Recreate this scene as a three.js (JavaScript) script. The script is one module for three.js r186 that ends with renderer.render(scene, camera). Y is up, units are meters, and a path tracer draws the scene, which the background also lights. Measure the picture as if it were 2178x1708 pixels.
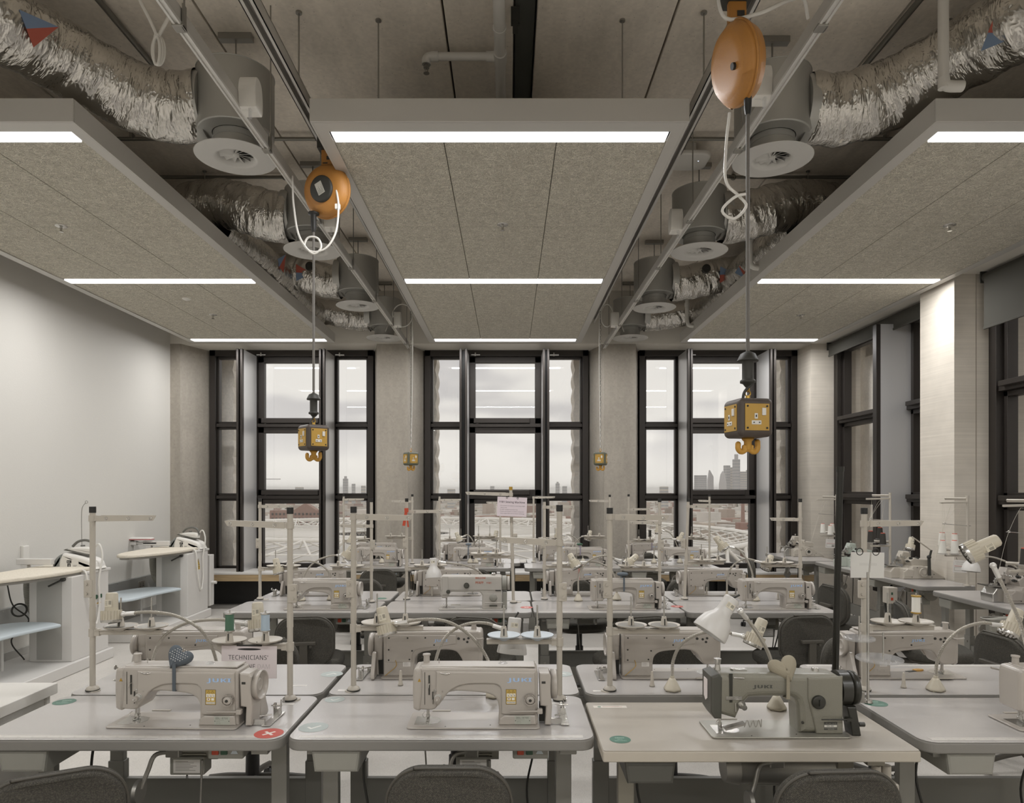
import * as THREE from 'three';
import { RoundedBoxGeometry } from 'three/addons/geometries/RoundedBoxGeometry.js';
import { TextGeometry } from 'three/addons/geometries/TextGeometry.js';
import { FontLoader } from 'three/addons/loaders/FontLoader.js';
import { RectAreaLightUniformsLib } from 'three/addons/lights/RectAreaLightUniformsLib.js';
import { mergeGeometries } from 'three/addons/utils/BufferGeometryUtils.js';

// ---------------------------------------------------------------- camera, sky, exposure
const V3 = THREE.Vector3, V2 = THREE.Vector2, PI = Math.PI;
const EYE = 1.62, FOC = 1479.17, CX = 1083, CY = 1042;   // eye height; focal length and vanishing point of the 2178 x 1708 frame
const scene = new THREE.Scene();
const renderer = new THREE.WebGLRenderer({ antialias: true });
renderer.toneMapping = THREE.LinearToneMapping;
renderer.toneMappingExposure = 1.12;
renderer.shadowMap.enabled = true;
const camera = new THREE.PerspectiveCamera(60, 2178 / 1708, 0.1, 20000);
camera.position.set(0, EYE, 0);
camera.setViewOffset(2178, 1708, 1089 - CX, 854 - CY, 2178, 1708);   // rising front: verticals stay parallel
camera.updateProjectionMatrix();

function rng(seed) { let s = seed | 0; return () => { s = (s + 0x6d2b79f5) | 0; let t = Math.imul(s ^ (s >>> 15), 1 | s); t = (t + Math.imul(t ^ (t >>> 7), 61 | t)) ^ t; return ((t ^ (t >>> 14)) >>> 0) / 4294967296; }; }
const rnd = rng(7);
const hash = (x, y, s) => { let h = Math.imul(x, 374761393) + Math.imul(y, 668265263) + Math.imul(s, 1442695041); h = Math.imul(h ^ (h >>> 13), 1274126177); return ((h ^ (h >>> 16)) >>> 0) / 4294967296; };
function vnoise(x, y, px, py, s) {     // value noise that repeats every px, py cells
  const ix = Math.floor(x), iy = Math.floor(y), fx = x - ix, fy = y - iy, u = fx * fx * (3 - 2 * fx), v = fy * fy * (3 - 2 * fy);
  const w = (a, p) => ((a % p) + p) % p, h = (a, b) => hash(w(a, px), w(b, py), s);
  return (h(ix, iy) * (1 - u) + h(ix + 1, iy) * u) * (1 - v) + (h(ix, iy + 1) * (1 - u) + h(ix + 1, iy + 1) * u) * v;
}
function fbm(u, v, px, py, oct, s) { let a = 0.5, t = 0, n = 0; for (let i = 0; i < oct; i++) { t += a * vnoise(u * px, v * py, px, py, s + i); n += a; a *= 0.55; px *= 2; py *= 2; } return t / n; }

{ // overcast sky: pale warm grey with soft cloud bands
  const W = 1024, H = 512, d = new Float32Array(W * H * 4);
  for (let j = 0; j < H; j++) for (let i = 0; i < W; i++) {
    const up = ((j + 0.5) / H - 0.5) * PI, s = Math.max(0, Math.sin(up));
    const el = Math.max(0, up), n = fbm(i / W, el / PI * 3.2, 34, 34, 5, 11), m = fbm(i / W, el / PI * 2, 6, 9, 3, 31);
    const c = THREE.MathUtils.smoothstep(n, 0.43, 0.62) * THREE.MathUtils.smoothstep(up, 0.01, 0.1);
    let L = 0.79 - 0.08 * s - 0.2 * c + 0.10 * (m - 0.5);
    const k = (j * W + i) * 4;
    d[k] = L * 1.0; d[k + 1] = L * (0.965 - 0.005 * s); d[k + 2] = L * (0.90 + 0.035 * c + 0.02 * s); d[k + 3] = 1;
  }
  const t = new THREE.DataTexture(d, W, H, THREE.RGBAFormat, THREE.FloatType);
  t.mapping = THREE.EquirectangularReflectionMapping; t.magFilter = THREE.LinearFilter; t.needsUpdate = true;
  scene.background = t;
}
scene.fog = new THREE.FogExp2(new THREE.Color(0.9, 0.88, 0.85), 0.00011);
RectAreaLightUniformsLib.init();
const STRIP_LIGHT = 61, STRIP_COLOR = new THREE.Color(1.0, 0.995, 1.0);

// ---------------------------------------------------------------- helpers
const P = (px, py, d) => new V3((px - CX) * d / FOC, EYE - (py - CY) * d / FOC, -d);   // a point seen at a pixel of the photograph, d metres away
const taken = {};
function numbered(name) { const n = taken[name] = (taken[name] ?? -1) + 1; return n ? name + '_' + String(n).padStart(3, '0') : name; }
function tag(o, label, category, group, kind) { const u = {}; if (label) u.label = label; if (category) u.category = category; if (group) u.group = group; if (kind) u.kind = kind; o.userData = u; return o; }
function thing(name, label, category, pos = [0, 0, 0], turn = 0, group) { const o = new THREE.Group(); o.name = numbered(name); scene.add(o); if (pos.isVector3) o.position.copy(pos); else o.position.set(...pos); o.rotation.y = turn; return tag(o, label, category, group); }
function clean(g) { g = g.index ? g.toNonIndexed() : g; for (const k of Object.keys(g.attributes)) if (!['position', 'normal', 'uv'].includes(k)) g.deleteAttribute(k); if (!g.attributes.normal) g.computeVertexNormals(); if (!g.attributes.uv) g.setAttribute('uv', new THREE.BufferAttribute(new Float32Array(g.attributes.position.count * 2), 2)); g.morphAttributes = {}; g.groups = []; return g; }
function join(gs) { gs = (Array.isArray(gs) ? gs : [gs]).map(clean); return gs.length > 1 ? mergeGeometries(gs) : gs[0]; }
function metres(g, s = 1) {   // uv in metres, from the side each face looks to
  g = clean(g); const p = g.attributes.position, n = g.attributes.normal, uv = g.attributes.uv;
  for (let i = 0; i < p.count; i++) {
    const ax = Math.abs(n.getX(i)), ay = Math.abs(n.getY(i)), az = Math.abs(n.getZ(i));
    if (ay >= ax && ay >= az) uv.setXY(i, p.getX(i) / s, p.getZ(i) / s); else if (ax >= az) uv.setXY(i, p.getZ(i) / s, p.getY(i) / s); else uv.setXY(i, p.getX(i) / s, p.getY(i) / s);
  }
  return g;
}
function mesh(name, g, m, parent, top) { const o = new THREE.Mesh(g, m); o.name = top ? numbered(name) : name; o.castShadow = o.receiveShadow = true; (parent ?? scene).add(o); return o; }
function part(name, gs, m, parent, label) { let g = join(gs); if (m.userData.s) g = metres(g, m.userData.s); const o = mesh(name, g, m, parent); if (label) o.userData.label = label; return o; }
function solo(name, gs, m, label, category, group) { let g = join(gs); if (m.userData.s) g = metres(g, m.userData.s); return tag(mesh(name, g, m, null, true), label, category, group); }
function struct(name, gs, m, parent) { let g = join(gs); if (m.userData.s) g = metres(g, m.userData.s); const o = mesh(name, g, m, parent, !parent); if (!parent) o.userData.kind = 'structure'; return o; }
function copy(o, label, pos, turn, group) { const c = o.clone(); c.name = numbered(o.name.replace(/_\d{3}$/, '')); scene.add(c); c.userData = { ...o.userData }; if (label) c.userData.label = label; if (pos) { if (pos.isVector3) c.position.copy(pos); else c.position.set(...pos); } if (turn !== undefined) c.rotation.y = turn; if (group) c.userData.group = group; return c; }

const box = (w, h, d, x = 0, y = 0, z = 0, r = 0, seg = 1) => (r ? new RoundedBoxGeometry(w, h, d, seg, r) : new THREE.BoxGeometry(w, h, d)).translate(x, y, z);
const span = (x0, x1, y0, y1, z0, z1, r = 0) => box(x1 - x0, y1 - y0, z1 - z0, (x0 + x1) / 2, (y0 + y1) / 2, (z0 + z1) / 2, r);
function cyl(r0, r1, h, x = 0, y = 0, z = 0, axis = 'y', seg = 20, open = false) { const g = new THREE.CylinderGeometry(r0, r1, h, seg, 1, open); if (axis === 'x') g.rotateZ(-PI / 2); if (axis === 'z') g.rotateX(PI / 2); return g.translate(x, y, z); }
const vec = (a) => a.isVector3 ? a : new V3(...a);
function rod(a, b, r, seg = 8, r2 = r) { a = vec(a); b = vec(b); const d = b.clone().sub(a), g = new THREE.CylinderGeometry(r2, r, d.length(), seg); g.applyQuaternion(new THREE.Quaternion().setFromUnitVectors(new V3(0, 1, 0), d.normalize())); return g.translate((a.x + b.x) / 2, (a.y + b.y) / 2, (a.z + b.z) / 2); }
function bar(a, b, w, t) { a = vec(a); b = vec(b); const d = b.clone().sub(a), g = new THREE.BoxGeometry(t, d.length(), w); g.applyQuaternion(new THREE.Quaternion().setFromUnitVectors(new V3(0, 1, 0), d.normalize())); return g.translate((a.x + b.x) / 2, (a.y + b.y) / 2, (a.z + b.z) / 2); }
const curve = (pts, t = 0.5) => new THREE.CatmullRomCurve3(pts.map(vec), false, 'centripetal', t);
const tube = (pts, r, seg = 32, rad = 8, closed = false) => new THREE.TubeGeometry(pts.getPoint ? pts : new THREE.CatmullRomCurve3(pts.map(vec), closed, 'centripetal'), seg, r, rad, closed);
const lathe = (pts, seg = 24) => new THREE.LatheGeometry(pts.map((p) => new V2(...p)), seg);
const ring = (R, r, seg = 20, rad = 8) => new THREE.TorusGeometry(R, r, rad, seg);
function shapeOf(pts) { const s = pts instanceof THREE.Shape ? pts : new THREE.Shape(pts.map((p) => new V2(...p))); return s; }
function ext(pts, depth, bev = 0, bseg = 2, curveSegments = 6) { const s = shapeOf(pts); return new THREE.ExtrudeGeometry(s, { depth: depth - 2 * bev, bevelEnabled: bev > 0, bevelThickness: bev, bevelSize: bev, bevelOffset: -bev, bevelSegments: bseg, curveSegments }).translate(0, 0, bev); }   // z from 0 to depth
function rrect(w, h, r, n = 5) { const s = new THREE.Shape(), x = w / 2, y = h / 2; s.moveTo(-x + r, -y); s.lineTo(x - r, -y); s.absarc(x - r, -y + r, r, -PI / 2, 0); s.lineTo(x, y - r); s.absarc(x - r, y - r, r, 0, PI / 2); s.lineTo(-x + r, y); s.absarc(-x + r, y - r, r, PI / 2, PI); s.lineTo(-x, -y + r); s.absarc(-x + r, -y + r, r, PI, 1.5 * PI); return s; }
function smooth(pts, n = 8) { return new THREE.SplineCurve(pts.map((p) => new V2(...p))).getPoints(pts.length * n).map((p) => [p.x, p.y]); }
const look = (g, dir) => g.applyQuaternion(new THREE.Quaternion().setFromUnitVectors(new V3(0, 1, 0), vec(dir).clone().normalize()));   // +y to dir

// ---------------------------------------------------------------- textures
function tex(W, H, f, srgb = true) { const d = new Uint8Array(W * H * 4); for (let j = 0; j < H; j++) for (let i = 0; i < W; i++) { const c = f(i / W, j / H, i, j), k = (j * W + i) * 4; if (typeof c === 'number') d[k] = d[k + 1] = d[k + 2] = Math.max(0, Math.min(255, c * 255)); else { d[k] = Math.max(0, Math.min(255, c[0] * 255)); d[k + 1] = Math.max(0, Math.min(255, c[1] * 255)); d[k + 2] = Math.max(0, Math.min(255, c[2] * 255)); } d[k + 3] = 255; }
  const t = new THREE.DataTexture(d, W, H); t.wrapS = t.wrapT = THREE.RepeatWrapping; t.magFilter = THREE.LinearFilter; t.minFilter = THREE.LinearMipmapLinearFilter; t.generateMipmaps = true; if (srgb) t.colorSpace = THREE.SRGBColorSpace; t.needsUpdate = true; return t; }
function canvas(W, H, draw, srgb = true) { const c = document.createElement('canvas'); c.width = W; c.height = H; const g = c.getContext('2d'); draw(g, W, H); const t = new THREE.CanvasTexture(c); if (srgb) t.colorSpace = THREE.SRGBColorSpace; t.wrapS = t.wrapT = THREE.RepeatWrapping; return t; }
const S = (c, rough = 0.5, metal = 0, more = {}) => { const { s, ...rest } = more; const m = new THREE.MeshStandardMaterial({ color: c, roughness: rough, metalness: metal, ...rest }); if (s) m.userData.s = s; return m; };
const Ph = (c, o = {}) => { const { s, ...rest } = o; const m = new THREE.MeshPhysicalMaterial({ color: c, ...rest }); if (s) m.userData.s = s; return m; };

const concreteTex = tex(1024, 1024, (u, v) => { const a = fbm(u, v, 4, 4, 6, 3), b = fbm(u, v, 30, 6, 4, 17), c = fbm(u, v, 128, 128, 2, 23); let L = 0.92 + 0.16 * (a - 0.5) + 0.10 * (b - 0.5) + 0.07 * (c - 0.5); const h = hash(Math.floor(u * 512), Math.floor(v * 512), 5); if (h > 0.9988) L -= 0.22; return [L, L * 0.985, L * 0.965]; });
const concreteBump = tex(512, 512, (u, v) => 0.5 + 0.5 * (fbm(u, v, 32, 32, 4, 41) - 0.5) - (hash(Math.floor(u * 256), Math.floor(v * 256), 9) > 0.9975 ? 0.4 : 0), false);
const boardTex = tex(512, 1024, (u, v) => { const L = 0.90 + 0.035 * (fbm(u, v, 3, 90, 3, 61) - 0.5) + 0.035 * (vnoise(u * 2, v * 260, 2, 260, 7) - 0.5) + 0.08 * (fbm(u, v, 6, 6, 4, 71) - 0.5); return [L, L * 0.985, L * 0.962]; });
const boardBump = tex(512, 1024, (u, v) => 0.7 * fbm(u, v, 3, 90, 3, 61) + 0.3 * vnoise(u * 2, v * 260, 2, 260, 7), false);
function strands(dark) { return (g, W, H) => { const r = rng(99); g.fillStyle = dark ? '#555' : '#bab5aa'; g.fillRect(0, 0, W, H); g.lineCap = 'round';
  for (let i = 0; i < 15000; i++) { const x = r() * W, y = r() * H, a = r() * 2 * PI, l = 22 + r() * 46, b = (r() - 0.5) * 1.2, t = r(), w = 1.1 + r() * 1.6; const k = dark ? Math.floor(70 + 180 * (i / 15000) * (0.6 + 0.4 * t)) : Math.floor(156 + 84 * t);
    g.strokeStyle = dark ? `rgb(${k},${k},${k})` : `rgb(${k},${k - 3},${k - 13})`; g.lineWidth = w;
    for (const [ox, oy] of [[0, 0], [x > W - 80 ? -W : x < 80 ? W : 0, 0], [0, y > H - 80 ? -H : y < 80 ? H : 0]]) { g.beginPath(); g.moveTo(x + ox, y + oy); g.quadraticCurveTo(x + ox + Math.cos(a) * l / 2, y + oy + Math.sin(a) * l / 2, x + ox + Math.cos(a + b) * l, y + oy + Math.sin(a + b) * l); g.stroke(); if (!ox && !oy) continue; } } }; }
const woolTex = canvas(1024, 1024, strands(false)), woolBump = canvas(1024, 1024, strands(true), false);
const fabricTex = tex(256, 256, (u, v, i, j) => { const w = ((i >> 1) + (j >> 1)) % 2, h = hash(i >> 1, j >> 1, 3); const L = 0.30 + 0.16 * w + 0.42 * (h > 0.62 ? h - 0.4 : 0) - 0.08 * h; return [L, L * 0.985, L * 0.94]; });
const fabricBump = tex(256, 256, (u, v, i, j) => 0.5 + 0.5 * Math.sin(i * PI / 4) * Math.sin(j * PI / 4), false);
const foilBump = tex(1024, 1024, (u, v) => { let t = 0, a = 0.55; for (const [px, py, s] of [[9, 3, 1], [21, 8, 2], [44, 18, 3], [84, 44, 4]]) { const wx = u + 0.05 * (fbm(u, v, 5, 5, 3, 50 + s) - 0.5), wy = v + 0.14 * (fbm(u, v, 5, 5, 3, 60 + s) - 0.5); t += a * (1 - Math.abs(2 * vnoise(wx * px, wy * py, px, py, s) - 1)); a *= 0.62; } return t / 1.25; }, false);
const speckTex = tex(512, 512, (u, v, i, j) => { const h = hash(i >> 1, j >> 1, 8); const L = 0.90 + 0.05 * (fbm(u, v, 6, 6, 4, 5) - 0.5) + (h > 0.93 ? -0.10 : h < 0.06 ? 0.06 : 0); return [L, L * 0.99, L * 0.975]; });
const grainTex = tex(512, 256, (u, v) => { const a = fbm(u, v, 3, 40, 4, 12), L = 0.80 + 0.22 * (a - 0.5); return [L, L * 0.9, L * 0.74]; });
const fineBump = tex(256, 256, (u, v) => fbm(u, v, 48, 48, 2, 77), false);
const scratchTex = tex(256, 256, (u, v) => 0.75 + 0.25 * (fbm(u, v, 2, 90, 3, 14) - 0.5) * 2, false);

// ---------------------------------------------------------------- materials
const M = {
  slab: S(0xf4eee4, 0.85, 0, { map: concreteTex, bumpMap: concreteBump, bumpScale: 0.002, s: 2.4 }),
  concrete: S(0xaaa398, 0.8, 0, { map: concreteTex, bumpMap: concreteBump, bumpScale: 0.0015, s: 1.7 }),
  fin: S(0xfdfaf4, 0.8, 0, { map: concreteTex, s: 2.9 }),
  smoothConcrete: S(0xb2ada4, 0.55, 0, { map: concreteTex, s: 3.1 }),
  board: S(0xe4dfd6, 0.8, 0, { map: boardTex, bumpMap: boardBump, bumpScale: 0.0007, s: 1.4 }),
  wallPaint: S(0xcfccc5, 0.6, 0, { bumpMap: fineBump, bumpScale: 0.0004, s: 0.5 }),
  beamPaint: S(0xb9b4a9, 0.7),
  soffitPaint: S(0xd6d1c7, 0.6),
  floor: S(0xdedbd6, 0.3, 0, { map: speckTex, bumpMap: fineBump, bumpScale: 0.0006, s: 0.7 }),
  raftFrame: S(0xc2bfb9, 0.45, 0.25),
  wool: S(0xfffcf6, 0.95, 0, { map: woolTex, bumpMap: woolBump, bumpScale: 0.006, s: 1.05 }),
  black: S(0x1d1c19, 0.5), blackGloss: S(0x17160f, 0.25), rubber: S(0x2a2925, 0.7), dark: S(0x33322d, 0.55),
  frame: S(0x35302c, 0.42, 0.35), satin: S(0xcdcccb, 0.36, 0.45, { bumpMap: scratchTex, bumpScale: 0.0002, s: 0.3 }),
  glass: Ph(0xffffff, { transmission: 1, roughness: 0, thickness: 0, ior: 1.45 }),
  galv: S(0xb1b0ab, 0.42, 0.55), steel: S(0xc4c2bd, 0.24, 0.95), alu: S(0xdad8d3, 0.32, 0.5), zinc: S(0x9b9891, 0.42, 0.75),
  foil: Ph(0xcbc8c2, { metalness: 0.97, roughness: 0.22, bumpMap: foilBump, bumpScale: 0.017 }),
  whitePlastic: S(0xd9d6cf, 0.4), whitePaint: S(0xc9c6c1, 0.35), diffuser: S(0xc3c1bc, 0.4),
  pipeGrey: S(0xcbc8c1, 0.45), conduit: S(0x7f7c74, 0.4, 0.5), cord: S(0x68645e, 0.6), darkSeal: S(0x4c4d47, 0.8),
  machine: Ph(0xaca59c, { roughness: 0.34, clearcoat: 0.35, clearcoatRoughness: 0.25 }), machineShade: S(0xaaa39a, 0.4), ivory: S(0xb4ada1, 0.42), lampIvory: S(0xbfb7a5, 0.4),
  oldMachine: Ph(0x7f7c6f, { roughness: 0.35, metalness: 0.15, clearcoat: 0.6, clearcoatRoughness: 0.2, bumpMap: fineBump, bumpScale: 0.0006, s: 0.05 }), oldBlack: S(0x2f2e28, 0.3),
  pfaff: S(0xb0aba3, 0.4), tableTop: Ph(0xb6b2ae, { roughness: 0.22, clearcoat: 0.25, clearcoatRoughness: 0.15, bumpMap: fineBump, bumpScale: 0.0002, s: 0.12 }), tableEdge: S(0x7f7c76, 0.55), oldTop: S(0xada69b, 0.32, 0, { bumpMap: fineBump, bumpScale: 0.0002, s: 0.1 }), oldEdge: S(0xb3ab9d, 0.6),
  tableSteel: S(0x85837c, 0.45, 0.3), greyPlastic: S(0x8d8b82, 0.5), darkPlastic: S(0x4b4a43, 0.45), motor: S(0x8b877c, 0.5, 0.3),
  fabric: S(0xaaa69d, 0.95, 0, { map: fabricTex, bumpMap: fabricBump, bumpScale: 0.001, s: 0.2 }), chairPlastic: S(0x4b473f, 0.55),
  red: S(0xb8492f, 0.5), green: S(0x31513c, 0.5), blueText: S(0xa3bfe2, 0.5), redText: S(0xa8553a, 0.5), darkText: S(0x4a4a44, 0.5),
  yellow: S(0xbd8d38, 0.5), orange: S(0xb37c3a, 0.42, 0, { bumpMap: fineBump, bumpScale: 0.0006, s: 0.06 }), socketPlate: S(0xb6903f, 0.5), cubeDark: S(0x4a4038, 0.5), cubeGreen: S(0x585b4c, 0.5),
  paper: S(0xdcd3d0, 0.8), whitePaper: S(0xdad8d2, 0.7), threadWhite: S(0xdedbd2, 0.85), threadGreen: S(0x4c6c58, 0.85), threadBlue: S(0xa8b7c2, 0.85), threadBlack: S(0x37342f, 0.85), thread: S(0xcfc9bb, 0.9),
  denim: S(0x6a7279, 0.9, 0, { bumpMap: fabricBump, bumpScale: 0.0008, s: 0.03 }), linen: S(0xbdb39c, 0.9, 0, { bumpMap: fabricBump, bumpScale: 0.001, s: 0.03 }), purple: S(0x8b8390, 0.9), floral: S(0xb78a80, 0.9),
  boardCloth: S(0xd5cdbd, 0.9, 0, { bumpMap: fineBump, bumpScale: 0.003, s: 0.6 }), blueCloth: S(0xbcc5c9, 0.9), ironGrey: S(0x63625c, 0.35), smoke: S(0x7d807d, 0.25), cabinet: S(0xcfccc7, 0.45), cabinetGrey: S(0xa9a7a1, 0.45), counter: S(0xd3d0c9, 0.35),
  trunking: S(0x9fa09d, 0.4, 0.5), timber: S(0xd2cabc, 0.55, 0, { map: grainTex, s: 0.8 }), blindFabric: S(0x48463f, 0.85, 0, { bumpMap: fabricBump, bumpScale: 0.0005, s: 0.03 }), clearPlastic: Ph(0xf2f2f2, { transmission: 0.85, roughness: 0.12, thickness: 0, ior: 1.4 }),
  stripLens: S(0xffffff, 0.6, 0, { emissive: STRIP_COLOR, emissiveIntensity: 0.92 }), ledDot: S(0xffffff, 0.5, 0, { emissive: 0xcfe0ff, emissiveIntensity: 1.5 }),
  arrowRed: S(0xa4503f, 0.6), arrowBlue: S(0x6d7f98, 0.6), paleBlue: S(0xbcc4c9, 0.6), brass: S(0xb89545, 0.35, 0.7),
};
const font = await new FontLoader().loadAsync('fonts/droid/droid_sans_bold.typeface.json');
function text(str, h, w, depth = 0.0008) { const g = new TextGeometry(str, { font, size: h, depth, curveSegments: 3, bevelEnabled: false }); g.computeBoundingBox(); const b = g.boundingBox; g.translate(-(b.min.x + b.max.x) / 2, -(b.min.y + b.max.y) / 2, 0); if (w) g.scale(w / (b.max.x - b.min.x), 1, 1); return g; }
function decal(name, t, w, h, parent, pos, rot = [0, 0, 0], label, rough = 0.5, more = {}) { const m = new THREE.MeshStandardMaterial({ map: t, roughness: rough, ...more }); const o = mesh(name, new THREE.PlaneGeometry(w, h), m, parent); o.position.set(...(pos.isVector3 ? pos.toArray() : pos)); o.rotation.set(...rot); if (label) o.userData.label = label; return o; }
// ================================================================ the room
const XL = -4.68, XR = 4.16, XG = 4.60, DB = 9.6, DG = 10.15, SOF = 3.637, SLAB = 4.37, SILL = 0.47, BACK = 3.5;
const prism = (plan, y0, y1) => ext(plan, y1 - y0).rotateX(-PI / 2).translate(0, y0, 0);   // plan points are [x, distance]
struct('floor', span(XL - 0.3, XG + 0.3, -0.12, 0, -10.4, BACK + 0.15), M.floor);
struct('wall_left', span(XL - 0.18, XL, 0, SLAB, -DB, BACK), M.wallPaint);
struct('wall_back', span(XL - 0.18, XG + 0.25, 0, SLAB, BACK, BACK + 0.18), M.wallPaint);
struct('baseboard_left', span(XL, XL + 0.016, 0, 0.11, -DB, BACK, 0.004), M.cabinetGrey);
{ // ceiling: precast slabs with open joints, a painted infill strip between two of them
  const c = thing('ceiling', null, null); c.userData = { kind: 'structure' };
  const joints = [XL - 0.18, -3.2, -1.78, -0.38, 0.03, 0.155, 0.957, 2.27, 3.6, XG + 0.25];
  for (let i = 0; i < joints.length - 1; i++) part(i === 4 ? 'infill_strip' : 'slab_panel', span(joints[i] + 0.006, joints[i + 1] - 0.006, SLAB + (i === 4 ? 0.03 : 0), SLAB + 0.2, -10.4, BACK + 0.18, i === 4 ? 0 : 0.006), i === 4 ? M.darkSeal : M.slab, c);
  part('slab_topping', span(XL - 0.18, XG + 0.25, SLAB + 0.2, SLAB + 0.3, -10.4, BACK + 0.18), M.slab, c);
}
{ // rear wall: concrete piers with splayed reveals, downstand beam, spandrel
  const w = thing('wall_rear', null, null); w.userData = { kind: 'structure' };
  part('pier', prism([[XL - 0.2, DB], [-4.54, DB], [-4.33, DG], [-4.33, 10.4], [XL - 0.2, 10.4]], 0, SOF), M.smoothConcrete, w);
  part('pier', prism([[-1.823, DB], [-1.401, DB], [-1.221, DG], [-1.221, 10.4], [-1.961, 10.4], [-1.961, DG]], 0, SOF), M.smoothConcrete, w);
  part('pier', prism([[1.31, DB], [1.745, DB], [1.879, DG], [1.879, 10.4], [1.145, 10.4], [1.145, DG]], 0, SOF), M.smoothConcrete, w);
  part('pier', prism([[4.164, DB], [XG, DB], [XG + 0.25, DB], [XG + 0.25, 10.4], [4.163, 10.4], [4.163, DG]], 0, SOF), M.board, w);
  part('beam', span(XL - 0.2, XG + 0.25, SOF, SLAB, -10.4, -DB, 0.004), M.soffitPaint, w);
  for (const [a, b] of [[-4.33, -1.961], [-1.221, 1.145], [1.879, 4.163]]) part('spandrel', span(a, b, 0, SILL - 0.06, -10.4, -9.92), M.black, w);
}
{ // right wall: board-marked piers, window openings between them, beam above
  const w = thing('wall_right', null, null); w.userData = { kind: 'structure' };
  part('pier', prism([[XR, 6.5], [XR + 0.3, 6.5], [XG + 0.02, 6.5], [XG + 0.02, 7.04], [XR, 7.04]], 0, SOF), M.board, w);
  for (const x of [XR + 0.2, XR + 0.36]) part('pier_joint', span(x, x + 0.006, 0, SOF, -6.502, -6.496), M.concrete, w);
  part('pier', span(XR, XG + 0.25, 0, SOF, -3.9, BACK), M.wallPaint, w);
  part('pier', span(XG + 0.02, XG + 0.25, 0, SOF, -7.04, -6.5), M.board, w);
  part('beam', span(XR, XG + 0.25, SOF, SLAB, -DB, BACK, 0.004), M.soffitPaint, w);
  for (const [a, b] of [[3.9, 6.5], [7.04, DB]]) part('spandrel', span(XG - 0.12, XG + 0.25, 0, SILL, -b, -a), M.smoothConcrete, w);
}
// ---------------------------------------------------------------- windows
const T1 = 2.555, T2 = 1.515;   // transom heights
function rearWindow(n, x0, x1, m1, m2) {
  const w = thing('window_' + n, null, null); w.userData = { kind: 'structure' }; w.name = 'window_' + n;
  const z = -DG, fd = 0.09, Z = (a, b, y0, y1, zz = z, d = fd) => span(a, b, y0, y1, zz - d / 2, zz + d / 2, 0.004);
  const fr = [Z(x0, x0 + 0.085, SILL - 0.06, SOF, z + 0.03, 0.16), Z(x1 - 0.085, x1, SILL - 0.06, SOF, z + 0.03, 0.16), Z(x0, x1, SOF - 0.085, SOF, z + 0.03, 0.16), Z(x0, x1, SILL - 0.06, SILL + 0.015, z + 0.03, 0.16)];
  part('window_frame', fr, M.frame, w);
  part('window_sill', span(x0, x1, SILL - 0.07, SILL - 0.055, z, z + 0.3), M.alu, w);
  const bays = [[x0 + 0.085, m1[0]], [m1[1], m2[0]], [m2[1], x1 - 0.085]];
  bays.forEach(([a, b], i) => {
    const mid = i === 1, s = mid ? 0.07 : 0.03;
    const rows = [[SILL + 0.015, T2 - 0.025], [T2 + 0.025, T1 - 0.025], [T1 + 0.025, SOF - 0.085]];
    for (const t of [T1, T2]) part('transom', Z(a, b, t - 0.025, t + 0.025, z + 0.02, 0.13), M.frame, w);
    rows.forEach(([y0, y1], k) => {
      const sw = mid && k > 0 ? 0.085 : s, sash = part('sash', [Z(a, a + sw, y0, y1), Z(b - sw, b, y0, y1), Z(a, b, y0, y0 + sw), Z(a, b, y1 - sw, y1)], M.frame, w);
      part('pane', span(a + sw * 0.7, b - sw * 0.7, y0 + sw * 0.7, y1 - sw * 0.7, z - 0.012, z - 0.008), M.glass, sash);
      if (mid && k > 0) { const off = n === 2 ? 0.02 : -0.06; part('window_opener', [span(a + 0.06, b - 0.16, y0 + 0.005, y0 + 0.075, z + 0.05, z + 0.105, 0.008), span(a + 0.1, a + 0.13, y0 - 0.02, y0 + 0.02, z + 0.05, z + 0.09)], M.frame, sash); }
    });
  });
  for (const [a, b] of [m1, m2]) {   // deep hollow mullions: satin cheeks, dark front edges
    const m = part('mullion', [span(a + 0.004, a + 0.012, SILL - 0.05, 3.55, z, -9.53), span(b - 0.012, b - 0.004, SILL - 0.05, 3.55, z, -9.53)], M.satin, w);
    part('mullion_edge', [span(a, a + 0.03, SILL - 0.05, 3.552, -9.56, -9.5, 0.004), span(b - 0.03, b, SILL - 0.05, 3.552, -9.56, -9.5, 0.004), span(a, b, SILL - 0.05, SOF, z - 0.03, z + 0.1)], M.frame, m);
    part('mullion_core', span(a + 0.02, b - 0.02, SILL - 0.05, 3.54, z, -9.6), M.black, m);
    part('catch', [span(b + 0.03, b + 0.16, 3.545, 3.56, -9.98, -9.95), cyl(0.012, 0.012, 0.05, b + 0.09, 3.56, -9.96)], M.steel, m);
  }
}
rearWindow(1, -4.328, -1.961, [-3.73, -3.646], [-2.60, -2.52]);
rearWindow(2, -1.221, 1.145, [-0.68, -0.575], [0.46, 0.55]);
rearWindow(3, 1.879, 4.163, [2.44, 2.51], [3.57, 3.65]);
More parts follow.
